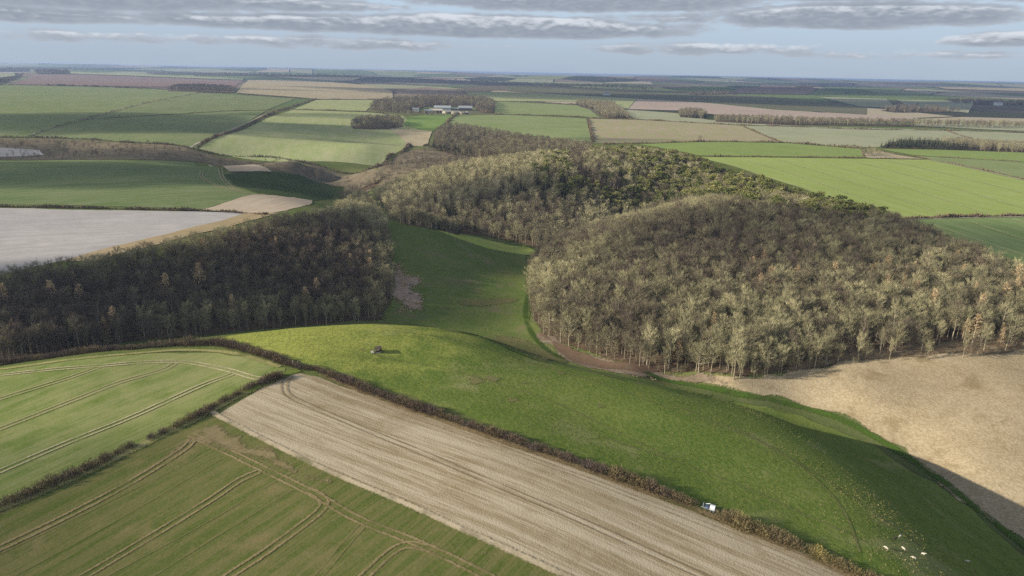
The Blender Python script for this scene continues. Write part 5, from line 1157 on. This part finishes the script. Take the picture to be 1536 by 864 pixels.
SPEC = {'grey_barn': ('barn', 'long grey roofed barn at the centre of the farm', 'barn', 46, 26, 6, 4.5, 'slate', 'greyroof', 0, 0), 'white_barn': ('barn', 'white roofed barn at the right end of the farm', 'barn', 38, 20, 6.5, 5.5, 'weathered', 'whiteroof', 6, 0),
        'low_shed': ('shed', 'low grey shed between the two big barns', 'shed', 18, 10, 3, 2, 'cream', 'greyroof', 3, 0), 'cream_barn': ('barn', 'cream walled barn left of the open sheds', 'barn', 33, 13, 6, 3.5, 'cream', 'tanroof', 4, 0),
        'open_shed': ('shed', 'left open fronted shed with a dark doorway', 'shed', 22, 14, 4.2, 3, 'cream', 'tanroof', 2, 0), 'open_shed2': ('shed', 'middle open fronted shed with a pale roof', 'shed', 22, 14, 4.2, 3.2, 'cream', 'tanroof', 2, 0),
        'open_shed3': ('shed', 'right open fronted shed beside the rounded tree', 'shed', 21, 13, 4, 3, 'cream', 'tanroof', 2, 0), 'slate_building': ('outbuilding', 'blue grey slate outbuilding beside the fir tree', 'outbuilding', 20, 11, 5, 4, 'slate', 'slate', 2, 0),
        'white_house': ('farmhouse', 'white farmhouse with chimneys among the farm trees', 'house', 16, 9, 5.6, 3.6, 'white', 'slate', 0, 4)}
for key, (x, y), rz in zip(FARM_KEYS, FARM_AT, (.05, .05, .05, .1, .75, .75, .7, .1, .1)):
    s = SPEC[key]; building(s[0], s[1], s[2], x, y, s[3], s[4], s[5], s[6], rz, s[7], s[8], s[9], s[10], 2 if s[10] else 1, 1 if s[10] else 0)
for i, (x, y) in enumerate(FAR_HOUSES):
    building('far_house' if i else 'far_shed', ('long white shed on the distant plain left of the plantation', 'small white house on the shaded plain below the white shed', 'white house among dark trees at the far right', 'tiny white house by the distant wood')[i], 'house' if i else 'shed', x, y, (70, 30, 34, 40)[i], (20, 12, 14, 16)[i], (8, 8, 9, 11)[i], 5, (.1, .3, .2, .2)[i], 'white', 'whiteroof' if i in (0, 2, 3) else 'slate', 0, 0)
x, y = TANK[0]; o = solid('water_tank', [boxg(0, 0, 1.2, 6, 3, 2.4)], 'white', None, .3); o.location = (x, y, hz(x, y)); tag(o, 'small white tank standing in the paddock below the farm', 'tank')

# ------------------------------------------------------------------ clouds whose shade lies on the fields (they stand overhead, out of the picture)
def cloud(cx, cy, rx, ry, rot, dens, k, alt):
    """shade wanted round (cx, cy): the cloud stands back along the sunlight"""
    back = (alt - hz(cx, cy))/-sun_dir.z
    bm = bmesh.new(); bmesh.ops.create_icosphere(bm, subdivisions=5, radius=1.0); r = random.Random(k); ph = [r.uniform(0, 9) for _ in range(6)]
    for v in bm.verts:
        a = math.atan2(v.co.y, v.co.x)
        w = 1 + .13*math.sin(3*a+ph[0]) + .09*math.sin(5*a+ph[1]) + .06*math.sin(9*a+ph[2]) + .04*math.sin(15*a+ph[3])
        z = v.co.z*(1+.35*math.sin(5*v.co.x+ph[4])*math.sin(4*v.co.y+ph[5]) + .18*math.sin(11*v.co.x+ph[2])*math.sin(9*v.co.y+ph[1])); z = z if z > 0 else z*.45
        v.co = Vector((v.co.x*w*rx, v.co.y*w*ry, z*min(rx, ry)*.16))
    me = bpy.data.meshes.new('cloud'); bm.to_mesh(me); bm.free()
    m, g = newmat('cloud_vapour'); out = g.new('ShaderNodeOutputMaterial'); vs = g.new('ShaderNodeVolumeScatter'); vs.inputs['Color'].default_value = (1, 1, 1, 1)
    vs.inputs['Density'].default_value = dens/(min(rx, ry)*.16*1.45/-sun_dir.z); g.l.new(vs.outputs[0], out.inputs['Volume'])
    o = link('cloud', me, m); o.location = Vector((cx, cy, hz(cx, cy))) - sun_dir*back; o.rotation_euler = (0, 0, rot); o['kind'] = 'stuff'; o['label'] = 'unseen cloud placed to shade the fields'
for k, c in enumerate(SHADE_CLOUDS): cloud(*c[:6], k, c[6] if len(c) > 6 else 750)

# ------------------------------------------------------------------ air
def haze():
    top = max(101.5, float(FZ.max()) + 4); lo = float(FZ.min()) - 1.5; e = 49000
    v, f = boxg(0, 0, (top+lo)/2, 2*e, 2*e, top-lo)
    m, g = newmat('haze_air'); out = g.new('ShaderNodeOutputMaterial'); pv = g.new('ShaderNodeVolumePrincipled')
    pv.inputs['Color'].default_value = (.46, .63, 1.0, 1); pv.inputs['Density'].default_value = HAZE; pv.inputs['Anisotropy'].default_value = 0.2
    g.l.new(pv.outputs[0], out.inputs['Volume'])
    o = solid('haze', [(v, f)], 'white'); o.data.materials.clear(); o.data.materials.append(m); o['kind'] = 'stuff'; o['label'] = 'pale blue haze over the distant plain'
HAZE = 7e-5
haze()
